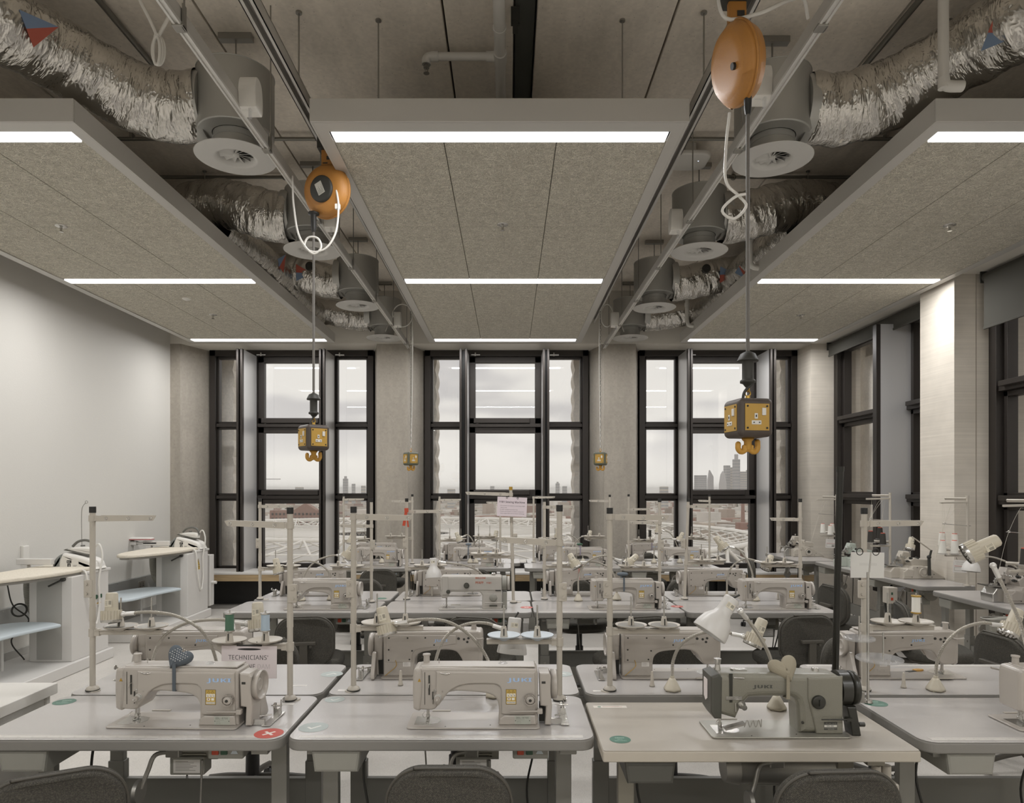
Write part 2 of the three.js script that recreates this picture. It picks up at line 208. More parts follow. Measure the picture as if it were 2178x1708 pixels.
function sideWindow(n, d0, d1, mull) {
  const w = thing('window_' + n, null, null); w.userData = { kind: 'structure' }; w.name = 'window_' + n;
  const X = (a, b, y0, y1, x = XG, d = 0.1) => span(x - d / 2, x + d / 2, y0, y1, -b, -a, 0.004);
  part('window_frame', [X(d0, d0 + 0.09, SILL, SOF, XG - 0.02, 0.2), X(d1 - 0.1, d1, SILL, SOF, XG - 0.02, 0.2), X(d0, d1, SOF - 0.09, SOF), X(d0, d1, SILL, SILL + 0.07)], M.frame, w);
  const cuts = [d0 + 0.09, ...mull.flatMap((m) => [m, m + 0.08]), d1 - 0.1];
  for (let i = 0; i < cuts.length; i += 2) {
    const a = cuts[i], b = cuts[i + 1];
    for (const t of [T1, T2]) part('transom', X(a, b, t - 0.03, t + 0.03, XG - 0.02, 0.16), M.frame, w);
    for (const [y0, y1] of [[SILL + 0.07, T2 - 0.03], [T2 + 0.03, T1 - 0.03], [T1 + 0.03, SOF - 0.09]]) { const s = part('sash', [X(a, a + 0.05, y0, y1), X(b - 0.05, b, y0, y1), X(a, b, y0, y0 + 0.05), X(a, b, y1 - 0.05, y1)], M.frame, w); part('pane', span(XG + 0.006, XG + 0.01, y0 + 0.03, y1 - 0.03, -(b - 0.03), -(a + 0.03)), M.glass, s); if (y1 < SOF - 0.2) part('window_opener', span(XG - 0.16, XG - 0.05, y1 + 0.035, y1 + 0.085, -(b - 0.08), -(a + 0.08), 0.006), M.frame, s); }
  }
  for (const m of mull) { const o = part('mullion', [span(XR + 0.03, XG, SILL, 3.5, -m - 0.012, -m - 0.002), span(XR + 0.03, XG, SILL, 3.5, -m - 0.078, -m - 0.068)], M.satin, w); part('mullion_edge', [span(XR, XR + 0.05, SILL, 3.5, -m - 0.08, -m, 0.004), span(XG - 0.02, XG + 0.06, SILL, SOF, -m - 0.08, -m)], M.frame, o); part('mullion_core', span(XR + 0.06, XG - 0.02, SILL, 3.49, -m - 0.06, -m - 0.02), M.black, o); }
  return w;
}
sideWindow(4, 7.04, DB, [7.88]);
sideWindow(5, 3.9, 6.5, [4.7]);
function blind(label, d0, d1, y) {
  const b = thing('roller_blind', label, 'blind', [4.40, 3.58, 0], 0, 'roller blinds on the side windows');
  part('roller', [cyl(0.042, 0.042, d1 - d0, 0, 0, -(d0 + d1) / 2, 'z', 24)], M.blindFabric, b);
  part('end_bracket', span(-0.05, 0.05, -0.05, 0.057, -d1 - 0.012, -d1, 0.005), M.dark, b); part('end_bracket', span(-0.05, 0.05, -0.05, 0.057, -d0, -d0 + 0.012, 0.005), M.dark, b);
  part('blind_fabric', span(-0.045, -0.043, y - 3.58, 0, -d1 + 0.04, -d0 - 0.04), M.blindFabric, b);
  part('bottom_bar', span(-0.054, -0.034, y - 3.6, y - 3.575, -d1 + 0.04, -d0 - 0.04, 0.006), M.blindFabric, b);
}
blind('dark roller blind nearly rolled up over the side window near the corner', 7.06, 9.52, 3.45);
blind('dark roller blind drawn a little way down beside the board-marked pier', 3.95, 6.42, 3.11);
{ // timber window bench
  const b = thing('window_bench', 'pale timber bench running along under the rear windows', 'bench', [0, 0, 0]);
  for (const [a, c] of [[-4.5, -1.86], [-1.36, 1.27], [1.78, 4.15]]) { part('bench_top', span(a, c, SILL - 0.0, SILL + 0.03, -9.93, -9.42, 0.004), M.whitePaint, b); part('bench_front', span(a, c, SILL - 0.09, SILL, -9.46, -9.43, 0.003), M.timber, b); part('bench_back', span(a, c, 0, SILL, -9.91, -9.88), M.black, b); for (const x of [a + 0.06, (a + c) / 2, c - 0.06]) part('bench_leg', span(x - 0.03, x + 0.03, 0, SILL - 0.09, -9.86, -9.8), M.black, b); }
}
// ---------------------------------------------------------------- ceiling rafts with strip lights
const RB = EYE + 1.964, RT = RB + 0.125;
function raft(label, x0, x1, d0, d1, strips, which, full = true) {
  const r = thing('ceiling_raft', label, 'ceiling panel', [0, 0, 0], 0, 'suspended acoustic rafts');
  const fl = 0.075, S4 = (a, b, c, e) => [span(a, b, RB, RT, -e, -c)];
  const i = 0.0125, fe = fl + 0.03;
  part('raft_frame', [span(x0, x1, RB, RT, -d0 - 0.012, -d0, 0.002), span(x0, x1, RB, RT, -d1, -d1 + 0.012, 0.002), span(x0, x0 + 0.012, RB, RT, -d1 + i, -d0 - i), span(x1 - 0.012, x1, RB, RT, -d1 + i, -d0 - i),
    span(x0 + i, x1 - i, RB, RB + 0.006, -d0 - fe, -d0 - i), span(x0 + i, x1 - i, RB, RB + 0.006, -d1 + i, -d1 + fl), span(x0 + i, x0 + fl, RB, RB + 0.006, -d1 + fl, -d0 - fe), span(x1 - fl, x1 - i, RB, RB + 0.006, -d1 + fl, -d0 - fe)], M.raftFrame, r);
  part('raft_lid', span(x0 + 0.012, x1 - 0.012, RT - 0.02, RT - 0.012, -d1 + 0.012, -d0 - 0.012), M.raftFrame, r);
  const xs = full ? [0, 1, 2, 3].map((k) => x0 + fl - 0.02 + (x1 - x0 - 2 * fl + 0.04) * k / 3) : [x0 + fl, x1 - fl];
  const edges = strips.flatMap((s) => [s - 0.06, s + 0.06]).sort((a, b) => a - b); const segs = []; for (let i = 1; i < edges.length - 1; i += 2) segs.push([edges[i], edges[i + 1]]);
  if (edges[0] - d0 > 0.3) segs.push([d0 + fl, edges[0]]);
  for (const [a, b] of segs) for (let k = 0; k < xs.length - 1; k++) { const n = full ? 2 : 1; for (let q = 0; q < n; q++) part('acoustic_board', metres(span(xs[k] + 0.002, xs[k + 1] - 0.002, RB + 0.008, RB + 0.033, -(a + (b - a) * (q + 1) / n) + 0.001, -(a + (b - a) * q / n) - 0.001, 0.002).translate(0, 0, 0), M.wool.userData.s), M.wool, r); }
  if (full) for (const d of [d0 + 0.36, (d0 + d1) / 2 - 0.5, (d0 + d1) / 2 + 0.9, d1 - 0.4]) for (const x of [x0 + 0.3, x1 - 0.3]) part('hanger_rod', [rod([x, RT - 0.02, -d], [x, SLAB, -d], 0.0045, 6), cyl(0.017, 0.017, 0.01, x, SLAB - 0.005, -d, 'y', 10)], M.zinc, r);
  for (const [i, s] of strips.entries()) {
    const l = thing('strip_light', `${['near', 'middle', 'far'][i]} white strip light recessed across the ${which} ceiling raft`, 'light', [(x0 + x1) / 2, RB + 0.012, -s], 0, 'strip lights in the rafts');
    const w = x1 - x0 - 2 * fl - 0.02; part('lens', box(w, 0.02, 0.108, 0, -0.006, 0, 0.004), M.stripLens, l); part('housing', box(w, 0.05, 0.118, 0, 0.029, 0), M.whitePaint, l);
    const a = new THREE.RectAreaLight(STRIP_COLOR, STRIP_LIGHT, w - 0.12, 0.1); a.rotation.x = -PI / 2; a.position.y = -0.018; a.name = 'strip_glow'; l.add(a);
  }
  return r;
}
const RD0 = 3.708, RD1 = 9.28, SD = [3.872, 6.56, 9.14];
raft('grey framed fibre ceiling raft beside the white wall', -4.25, -2.325, RD0, RD1, SD, 'left');
raft('grey framed fibre ceiling raft hanging in the middle of the room', -1.065, 0.962, RD0, RD1, SD, 'central');
raft('grey framed fibre ceiling raft beside the windows with roller blinds', 2.275, 4.12, RD0, RD1, SD, 'right');
for (const [a, b, w] of [[-4.25, -2.325, 'left rear'], [-1.065, 0.962, 'central rear'], [2.275, 4.12, 'right rear']]) raft('fibre ceiling raft behind the viewer over the ' + w + ' of the room', a, b, -2.9, 2.35, [-2.7, -0.2], w, false);
function onRaft(name, label, cat, px, py, build, group) { const d = 1.964 * FOC / (CY - py), o = thing(name, label, cat, [(px - CX) * d / FOC, RB + 0.008, -d], 0, group); build(o); return o; }
const sprinkler = (o) => { part('rosette', lathe([[0.0, -0.012], [0.02, -0.012], [0.042, -0.004], [0.043, 0]], 20), M.steel, o); part('sprinkler_head', [cyl(0.006, 0.009, 0.03, 0, -0.025, 0), cyl(0.016, 0.016, 0.002, 0, -0.044, 0), rod([0.009, -0.012, 0], [0.004, -0.044, 0], 0.002), rod([-0.009, -0.012, 0], [-0.004, -0.044, 0], 0.002)], M.steel, o); };
onRaft('sprinkler', 'chrome pendant sprinkler under the middle raft', 'sprinkler', 1069, 480, sprinkler, 'sprinklers in the rafts');
onRaft('sprinkler', 'chrome pendant sprinkler under the raft by the white wall, nearer one', 'sprinkler', 130, 483, sprinkler, 'sprinklers in the rafts');
onRaft('sprinkler', 'chrome pendant sprinkler under the raft by the blinds, nearer one', 'sprinkler', 2020, 481, sprinkler, 'sprinklers in the rafts');
onRaft('sprinkler', 'chrome pendant sprinkler under the raft by the white wall, farther one', 'sprinkler', 453, 671, sprinkler, 'sprinklers in the rafts');
onRaft('sprinkler', 'chrome pendant sprinkler under the raft by the blinds, farther one', 'sprinkler', 1703, 672, sprinkler, 'sprinklers in the rafts');
onRaft('smoke_detector', 'flat white disc detector under the raft by the white wall', 'detector', 397, 637, (o) => { part('base', lathe([[0, -0.014], [0.03, -0.014], [0.045, -0.004], [0.046, 0]], 24), M.whitePlastic, o); part('sensor', lathe([[0, -0.02], [0.016, -0.018], [0.02, -0.013]], 18), M.whitePlastic, o); });
// ================================================================ the city outside
{
  const GY = -58, Z = (d) => -d;
  const city = S(0xd9d4cc, 0.9), white = S(0xfaf7f0, 0.6), brick = S(0xa5877b, 0.9), tower = S(0xc9c8c8, 0.7), tree = S(0x8a8a78, 1);
  const g = mesh('ground_outside', new THREE.CircleGeometry(9000, 64).rotateX(-PI / 2).translate(0, GY, 0), S(0xb3aea4, 1), null, true); g.userData = { kind: 'structure' };
  // concrete fins with scalloped edges just outside the glass
  function fin(label, x0, x1, wl, wr) {
    const pts = [], n = 96, y0 = -1, y1 = 5; const sc = (y) => 0.028 * Math.abs(Math.sin(PI * y / 0.265));
    for (let i = 0; i <= n; i++) { const y = y0 + (y1 - y0) * i / n; pts.push([x1 + (wr ? sc(y) : 0), y]); }
    for (let i = n; i >= 0; i--) { const y = y0 + (y1 - y0) * i / n; pts.push([x0 - (wl ? sc(y) : 0), y]); }
    solo('facade_fin', ext(pts, 0.45).translate(0, 0, -11.0), M.fin, label, 'concrete column', 'concrete fins outside the glass');
  }
  fin('scalloped concrete fin outside the window nearest the white wall', -4.9, -4.20, false, true);
  fin('scalloped concrete fin outside, left of the middle window', -1.85, -1.125, false, true);
  fin('scalloped concrete fin outside, right of the middle window', 1.0, 1.70, true, false);
  fin('scalloped concrete fin outside the window by the corner column', 4.13, 4.95, true, false);
  for (const [d, k] of [[9.35, 'farther'], [6.9, 'nearer']]) { const s = []; for (let i = 0; i <= 60; i++) { const y = -1 + 6 * i / 60; s.push([d - 0.55 - 0.028 * Math.abs(Math.sin(PI * y / 0.265)), y]); } s.push([d + 0.5, 5], [d + 0.5, -1]); solo('facade_fin', ext(s, 0.4).rotateY(PI / 2).translate(XG + 0.35, 0, 0), M.fin, `scalloped concrete fin outside the side windows, ${k} one`, 'concrete column', 'concrete fins outside the glass'); }
  // stadium: ring truss, lower chord, bracing, ribbed white roof
  const st = thing('stadium', 'white steel truss stadium roof seen below through the rear windows', 'stadium', [0, 0, 0]);
  const cx = -84, cd = 500, a = 250, b = 230, ty = EYE - 30, at = (t, s, y) => new V3(cx + a * s * Math.cos(t), y, -(cd + b * s * Math.sin(t)));
  const N = 56, el = (s, y, r) => { const p = []; for (let i = 0; i < 96; i++) p.push(at(i / 96 * 2 * PI, s, y)); return new THREE.TubeGeometry(new THREE.CatmullRomCurve3(p, true), 192, r, 6, true); };
  part('ring_chord', [el(1, ty, 1.5), el(1.03, ty - 13, 1.6), el(0.985, ty - 1.5, 0.5)], white, st);
  const br = []; for (let i = 0; i < N; i++) { const t0 = i / N * 2 * PI, t1 = (i + 0.5) / N * 2 * PI, t2 = (i + 1) / N * 2 * PI; br.push(rod(at(t0, 1, ty), at(t1, 1.03, ty - 13), 1.0, 5), rod(at(t1, 1.03, ty - 13), at(t2, 1, ty), 1.0, 5), rod(at(t1, 1.03, ty - 13), at(t1, 0.93, ty - 3), 0.55, 5), rod(at(t0, 1, ty), at(t0, 0.92, ty - 4), 0.5, 5), rod(at(t1, 1.03, ty - 13), at(t1 + 0.05, 1.06, GY + 12), 0.8, 5), rod(at(t1, 1.03, ty - 13), at(t1 - 0.05, 1.06, GY + 12), 0.8, 5)); }
  part('truss_bracing', br, white, st);
  const pos = [], idx = [], R = 120, K = 6; for (let k = 0; k <= K; k++) for (let i = 0; i <= R; i++) { const s = 0.95 - 0.78 * k / K; const v = at(i / R * 2 * PI, s, ty - 6 + 5.5 * Math.sin(k / K * 2.2)); pos.push(v.x, v.y, v.z); }
  for (let k = 0; k < K; k++) for (let i = 0; i < R; i++) { const q = k * (R + 1) + i; idx.push(q, q + 1, q + R + 1, q + 1, q + R + 2, q + R + 1); }
  const mg = new THREE.BufferGeometry(); mg.setAttribute('position', new THREE.Float32BufferAttribute(pos, 3)); mg.setIndex(idx); mg.computeVertexNormals();
  part('roof_membrane', mg, S(0xcfccc6, 0.7, 0, { side: THREE.DoubleSide }), st);
  const rb = []; for (let i = 0; i < 64; i++) { const t = i / 64 * 2 * PI, p = []; for (let k = 0; k <= K; k++) p.push(at(t, 0.95 - 0.78 * k / K, ty - 5.6 + 5.5 * Math.sin(k / K * 2.2))); rb.push(new THREE.TubeGeometry(new THREE.CatmullRomCurve3(p), 6, 0.32, 4)); }
  part('roof_ribs', [...rb, el(0.17, ty - 1.5, 0.8), el(0.74, ty - 1, 0.4)], white, st);
  const vs = [el(0.62, ty + 4, 1.1)]; for (let i = 0; i < 44; i++) { const t0 = i / 44 * 2 * PI, h = PI / 44; vs.push(rod(at(t0, 0.62, ty + 4), at(t0 + h, 0.56, ty - 3), 0.6, 5), rod(at(t0, 0.62, ty + 4), at(t0 - h, 0.56, ty - 3), 0.6, 5), rod(at(t0, 0.62, ty + 4), at(t0 + h, 0.7, ty - 3), 0.6, 5), rod(at(t0, 0.62, ty + 4), at(t0 - h, 0.7, ty - 3), 0.6, 5)); } part('inner_truss', vs, white, st);
  const dk = []; for (let i = 0; i < 40; i++) { const t = PI * (0.05 + 0.9 * i / 40), t2 = t + PI * 0.9 / 80; dk.push(rod(at(t, 0.36, ty - 4), at(t2, 0.36, ty - 9), 0.35, 4), rod(at(t2, 0.36, ty - 9), at(t + PI * 0.9 / 40, 0.36, ty - 4), 0.35, 4)); }
  part('lighting_truss', dk, S(0x77757a, 0.8), st);
  part('stadium_bowl', new THREE.CylinderGeometry(0.97, 0.62, 14, 64, 1, true).scale(a, 1, b).translate(cx, GY + 8, -cd), S(0xb3b0ab, 0.9, 0, { side: THREE.DoubleSide }), st);
  // named landmarks
  const block = (x, d, w, h, dep, m, label, o = {}) => {
    const t = thing(o.name ?? 'tower_block', label, 'building', [(x - CX) * d / FOC, GY, -d], o.turn ?? (rnd() - 0.5) * 0.8, o.group);
    const H = h - GY; part('tower_body', o.geo ? o.geo(w, H, dep) : box(w, H, dep, 0, H / 2, 0), m, t);
    const nf = Math.max(3, Math.min(14, Math.round(H / 9))), bands = []; for (let i = 1; i < nf; i++) bands.push(box(w * 1.004, H / nf * 0.42, dep * 1.004, 0, H * (i + 0.5) / nf, 0)); if (!o.geo) part('window_bands', bands, S(0xb4b6b8, 0.6), t);
    if (o.top) part('tower_roof', box(w * 0.5, o.top, dep * 0.5, 0, H + o.top / 2, 0), m, t); return t;
  };
  const top = (py, d) => EYE - (py - CY) * d / FOC;
  const tw = (px, py, wpx, d, m, label, o) => block(px, d, wpx * d / FOC, top(py, d), wpx * d / FOC * 0.8, m, label, o);
  tw(1368, 985, 12, 3600, tower, 'tall tapering spire tower on the skyline', { name: 'skyscraper', turn: 0.3, geo: (w, H) => new THREE.CylinderGeometry(1, w * 0.75, H, 4).translate(0, H / 2, 0) });
  tw(1490, 1011, 24, 3000, tower, 'broad pale tower at the edge of the skyline cluster', { name: 'skyscraper' });
  tw(1511, 1000, 11, 3100, tower, 'slanting wedge shaped tower in the skyline cluster', { name: 'skyscraper', turn: 0, geo: (w, H, d) => ext([[-w / 2, 0], [w / 2, 0], [w / 2, H * 0.8], [-w * 0.2, H], [-w / 2, H * 0.7]], d).translate(0, 0, -d / 2) });
  tw(1537, 1001, 16, 2900, tower, 'bullet shaped tower in the skyline cluster', { name: 'skyscraper', geo: (w, H) => lathe([[w * 0.42, 0], [w * 0.5, H * 0.35], [w * 0.48, H * 0.6], [w * 0.3, H * 0.88], [0.01, H]], 20) });
  tw(1546, 990, 11, 3150, tower, 'plain dark tower behind the bullet shaped one', { name: 'skyscraper' });
  tw(1556, 994, 9, 3200, city, 'slim pale tower beside the tallest one', { name: 'skyscraper' });
  tw(1566, 977, 13, 3050, tower, 'tallest stepped tower in the skyline cluster', { name: 'skyscraper', top: 22 });
  tw(1580, 1003, 14, 3100, city, 'flat topped tower right of the tallest one', { name: 'skyscraper' });
  tw(1592, 1000, 9, 3300, tower, 'narrow tower at the end of the skyline cluster', { name: 'skyscraper' });
  tw(735, 1018, 9, 2300, tower, 'tall tower, seen through the left window', { name: 'skyscraper', top: 8 });
  tw(752, 1029, 7, 2400, tower, 'slimmer block beside the tall tower in the left window', { name: 'skyscraper' });
  tw(773, 1033, 10, 2200, city, 'squat block at the edge of the left window view');
  tw(637, 1036, 14, 2000, city, 'pair of pale slabs on the left horizon');
  tw(960, 1040, 14, 1900, city, 'pale slab block seen through the left pane of the middle window');
  tw(1047, 1034, 8, 2500, tower, 'small dark tower on the middle horizon');
  tw(1143, 1036, 9, 2000, city, 'pale block right of the middle horizon');
  tw(1186, 1028, 8, 2300, tower, 'tallest tower in the right pane of the middle window', { top: 5 });
  tw(1201, 1034, 10, 2200, tower, 'block right of the tallest tower in the middle window');
  tw(1412, 1035, 18, 1700, city, 'pale slab block left of the skyline cluster');
  tw(1663, 1030, 9, 1500, tower, 'balconied tower beside the right concrete fin');
  // red brick mill with gable, left window; small works chimney, right window
  { const d = 760, m = thing('brick_mill', 'long red brick mill with a gable beyond the stadium', 'building', [(640 - CX) * d / FOC, GY, -d], 0.1); const W = 62, H = top(1085, d) - GY; part('mill_wall', box(W, H, 18, 0, H / 2, 0), brick, m); part('mill_gable', ext([[-12, 0], [12, 0], [0, 8]], 18).translate(6, H, -9), brick, m); const ws = []; for (let r = 0; r < 5; r++) for (let c = 0; c < 15; c++) ws.push(box(2, 2.4, 0.4, -28 + c * 4, H - 4 - r * 5, 9.1)); part('mill_windows', ws, S(0x5a5550, 0.4), m); }
  { const d = 820, m = thing('works_chimney', 'slim brick chimney beyond the stadium, right window', 'chimney', [(1580 - CX) * d / FOC, GY, -d]); part('chimney_shaft', cyl(1.9, 3, top(1068, d) - GY, 0, (top(1068, d) - GY) / 2, 0, 'y', 12), brick, m); part('chimney_rim', cyl(2.5, 2.3, 1.6, 0, top(1068, d) - GY, 0, 'y', 12), brick, m); }
  { const d = 640, m = thing('apartment_block', 'brick apartment block beside the stadium edge, right window', 'building', [(1606 - CX) * d / FOC, GY, -d], -0.25); const W = 34, H = top(1112, d) - GY; part('apartment_wall', box(W, H, 14, 0, H / 2, 0), brick, m); const ws = []; for (let r = 0; r < 11; r++) for (let c = 0; c < 6; c++) ws.push(box(1.4, 1.6, 0.3, -7 + c * 2.8, H - 2.4 - r * 3.4, 7.1)); part('apartment_windows', ws, S(0x6b6a68, 0.4), m); }
  { const d = 1500, c = thing('tower_crane', 'slim tower crane on the left horizon', 'crane', [(563 - CX) * d / FOC, GY, -d], 0.2), H = top(1019, d) - GY; part('crane_mast', box(2, H, 2, 0, H / 2, 0), tower, c); part('crane_jib', box(46, 1.6, 1.6, 10, H, 0), tower, c); }
  // carpet of low houses and trees
  function carpet(name, label, geo, m, n, seed, size, cols) { const r = rng(seed), im = new THREE.InstancedMesh(geo, m, n), o = new THREE.Object3D(); let k = 0;
    while (k < n) { const d = 380 + 5200 * Math.pow(r(), 1.7), x = (r() - 0.5) * d * 1.15; const ex = (x - cx) / (a * 1.12), ey = (d - cd) / (b * 1.12); if (ex * ex + ey * ey < 1) continue; const s = size(r, d); o.position.set(x, GY, -d); o.scale.set(...s); o.rotation.y = r() * 0.6 + (r() > 0.5 ? PI / 2 : 0); o.updateMatrix(); im.setMatrixAt(k, o.matrix); im.setColorAt(k, new THREE.Color(cols[Math.floor(r() * cols.length)]).multiplyScalar(0.8 + 0.4 * r())); k++; }
    im.name = name; tag(im, label, 'townscape', null, 'stuff'); scene.add(im); }
  carpet('townhouses', 'hazy carpet of low houses and flats out to the horizon', new THREE.BoxGeometry(1, 1, 1).translate(0, 0.5, 0), S(0xffffff, 0.9), 5200, 21, (r, d) => [10 + 26 * r(), 7 + (r() > 0.93 ? 24 : 8) * r() + d * 0.0015, 9 + 12 * r()], [0xc9bfb3, 0xd6d0c7, 0xbbada1, 0xe6e2db, 0xb8998d, 0xefece6]);
  carpet('tree_clumps', 'hazy dark clumps of trees between the houses', new THREE.IcosahedronGeometry(1, 1), tree, 2600, 22, (r) => [5 + 6 * r(), 7 + 5 * r(), 5 + 6 * r()], [0xb3b29c, 0xbcb6a0, 0xa5a795]);
}
// ================================================================ services under the slab
// foil ducts: swept tubes with crumpled skin
function crumple(pts, r, seed, seg = 150, rad = 36, squash = 0) {
  const c = curve(pts), L = c.getLength(), fr = c.computeFrenetFrames(seg, false), pos = [], uv = [], idx = [], p = new V3();
  let up = new V3(0, 1, 0);
  for (let i = 0; i <= seg; i++) {
    c.getPointAt(i / seg, p); const t = fr.tangents[i], n = new V3().crossVectors(t, up).normalize(), b = new V3().crossVectors(n, t).normalize();
    for (let j = 0; j <= rad; j++) {
      const a = j / rad * 2 * PI, l = i / seg * L;
      const w = 1 - Math.abs(2 * fbm(l * 0.9 + 0.07 * Math.sin(2 * a), j / rad, 18, 3, 2, seed) - 1), w2 = fbm(l * 0.5, j / rad, 5, 3, 3, seed + 9);
      const R = r * (1 + 0.075 * (w - 0.6) + 0.13 * (w2 - 0.5) + 0.02 * Math.sin(l * 42 + 2.5 * Math.sin(a + seed)));
      pos.push(p.x + R * (Math.cos(a) * n.x + Math.sin(a) * b.x), p.y + R * (Math.cos(a) * n.y + Math.sin(a) * b.y), p.z + R * (Math.cos(a) * n.z + Math.sin(a) * b.z)); uv.push(l / 0.75, j / rad * 1.4);
    }
  }
  for (let i = 0; i < seg; i++) for (let j = 0; j < rad; j++) { const q = i * (rad + 1) + j; idx.push(q, q + rad + 1, q + 1, q + 1, q + rad + 1, q + rad + 2); }
  const g = new THREE.BufferGeometry(); g.setAttribute('position', new THREE.Float32BufferAttribute(pos, 3)); g.setAttribute('uv', new THREE.Float32BufferAttribute(uv, 2)); g.setIndex(idx); g.computeVertexNormals(); return g;
}
const at3 = (x, h, d) => new V3(x, EYE + h, -d);
function flag(parent, p, n, up, s, flip, r = 0.205) {
  n.normalize(); p = p.clone().addScaledVector(n, r);   // two-colour airflow triangle stuck on the foil
  const q = new THREE.Quaternion().setFromRotationMatrix(new THREE.Matrix4().lookAt(n, new V3(), up));
  for (const [m, sgn] of [[flip ? M.arrowRed : M.arrowBlue, 1], [flip ? M.arrowBlue : M.arrowRed, -1]]) { const g = ext([[0, 0], [s * 1.15, 0], [0, sgn * s * 0.62]], 0.002).applyQuaternion(q).translate(p.x, p.y, p.z); part('airflow_sticker', g, m, parent, m === M.arrowRed ? 'red sticker' : 'blue sticker'); }
}
function duct(label, pts, r, seed, extra) { const o = thing('foil_duct', label, 'duct', [0, 0, 0], 0, 'foil ducts above the rafts'); part('foil_sleeve', crumple(pts, r, seed), M.foil, o); if (extra) extra(o); return o; }
const sides = [[-1, 'over the raft by the white wall'], [1, 'over the raft by the blinds']];
for (const [s, where] of sides) {
  const X = s < 0 ? 1.65 : 1.60, D = s < 0 ? [4.2, 5.84, 7.59, 9.2] : [4.23, 5.86, 7.67, 9.2], seed = s < 0 ? 100 : 200;
  duct('large crumpled foil duct sweeping towards the viewer ' + where, [at3(s * (X + 0.2), 2.32, D[0]), at3(s * (X + 0.38), 2.30, D[0] - 0.02), at3(s * 2.25, 2.33, D[0] - 0.12), at3(s * 2.5, 2.40, D[0] - 0.4), at3(s * 2.72, 2.43, D[0] - 0.75), at3(s * 3.2, 2.45, D[0] - 1.1)], 0.195, seed, (o) => flag(o, at3(s * 2.585, 2.415, D[0] - 0.52), new V3(-s * 0.62, -0.35, 0.7), new V3(0.5 * s, 1, 0), 0.13, s > 0, 0.222));
  duct('crumpled foil duct bending up from the second diffuser ' + where, [at3(s * (X + 0.18), 2.28, D[1]), at3(s * (X + 0.36), 2.30, D[1]), at3(s * 2.2, 2.36, D[1]), at3(s * 2.42, 2.42, D[1] + 0.05), at3(s * 2.75, 2.44, D[1] + 0.15)], 0.195, seed + 1);
  duct('crumpled foil duct from the third diffuser ' + where, [at3(s * (X + 0.18), 2.27, D[2]), at3(s * (X + 0.36), 2.29, D[2]), at3(s * 2.25, 2.35, D[2] - 0.02), at3(s * 2.6, 2.38, D[2] - 0.05)], 0.18, seed + 2, (o) => { flag(o, at3(s * 2.3, 2.355, D[2] - 0.02), new V3(-s * 0.2, -0.25, 1), new V3(0, 1, 0), 0.14, s < 0, 0.195); part('access_cap', [cyl(0.045, 0.045, 0.03, s * 2.12, EYE + 2.38, -D[2] + 0.19, 'z', 20), box(0.05, 0.012, 0.012, s * 2.12, EYE + 2.38, -D[2] + 0.21)], M.dark, o); });
  duct('crumpled foil duct from the farthest diffuser ' + where, [at3(s * (X + 0.18), 2.26, D[3]), at3(s * (X + 0.36), 2.27, D[3]), at3(s * 2.25, 2.3, D[3] - 0.1), at3(s * 2.6, 2.34, D[3] - 0.2)], 0.16, seed + 3);
  duct('long foil trunk duct running towards the windows ' + where, [at3(s * 2.52, 2.27, 5.95), at3(s * 2.47, 2.26, 6.6), at3(s * 2.46, 2.27, 7.3), at3(s * 2.5, 2.26, 8.3), at3(s * 2.52, 2.26, 9.0)], 0.165, seed + 4, (o) => flag(o, at3(s * 2.465, 2.265, 7.0), new V3(-s * 0.95, -0.2, 0.3), new V3(0, 0.4, 1), 0.14, s > 0, 0.18));
  const nth = ['nearest', 'second', 'third', 'farthest'];
  D.forEach((d, i) => { // diffuser plenums
    const o = thing('air_diffuser', `round metal air diffuser, ${nth[i]} of the row beside ${s < 0 ? 'the busbar near the white wall' : 'the busbar near the blinds'}`, 'air diffuser', [s * X, EYE + 2.0, -d], 0, 'round air diffusers');
    part('plenum', lathe([[0.135, 0.135], [0.21, 0.135], [0.222, 0.145], [0.222, 0.50], [0.21, 0.51], [0, 0.51]], 48), M.galv, o); part('plenum_seam', ring(0.2225, 0.003, 48, 6).rotateX(PI / 2).translate(0, 0.5, 0), M.galv, o);
    part('neck', [cyl(0.13, 0.13, 0.12, 0, 0.075, 0, 'y', 40, true), ring(0.131, 0.003, 40, 6).rotateX(PI / 2).translate(0, 0.1, 0)], M.galv, o);
    part('face_ring', lathe([[0.095, 0.045], [0.1, 0.02], [0.112, 0.002], [0.13, -0.002], [0.232, 0.004], [0.236, 0.007], [0.232, 0.01], [0.13, 0.014], [0.125, 0.05]], 56), M.diffuser, o);
    const hub = part('hub', [lathe([[0, 0.012], [0.018, 0.013], [0.02, 0.03]], 18)], M.diffuser, o);
    for (let k = 0; k < 12; k++) { const g = box(0.082, 0.002, 0.026, 0.058, 0.028, 0).applyMatrix4(new THREE.Matrix4().makeRotationX(0)); g.translate(0, -0.028, 0).rotateX(0.6).translate(0, 0.028, 0).rotateY(k / 12 * 2 * PI); part('vane', g, M.diffuser, o); }
    part('hanger', [rod([0, 0.51, 0], [0, SLAB - EYE - 2.0 - 0.03, 0], 0.005, 6), box(0.2, 0.035, 0.05, 0, SLAB - EYE - 2.02, 0)], M.zinc, o);
    part('duct_collar', cyl(0.195, 0.195, 0.07, s * 0.2, 0.31, 0, 'x', 36), M.galv, o);
  });
  // busbar track with clips
  const bx = s < 0 ? -1.375 : 1.30, by = EYE + 1.93, tr = thing('busbar_track', s < 0 ? 'pale metal power track running to the left pier' : 'pale metal power track running to the right pier', 'power track', [bx, by, 0], 0, 'overhead power tracks');
  part('track_body', span(-0.012, 0.012, 0.012, 0.075, -9.5, 3.2), M.raftFrame, tr);
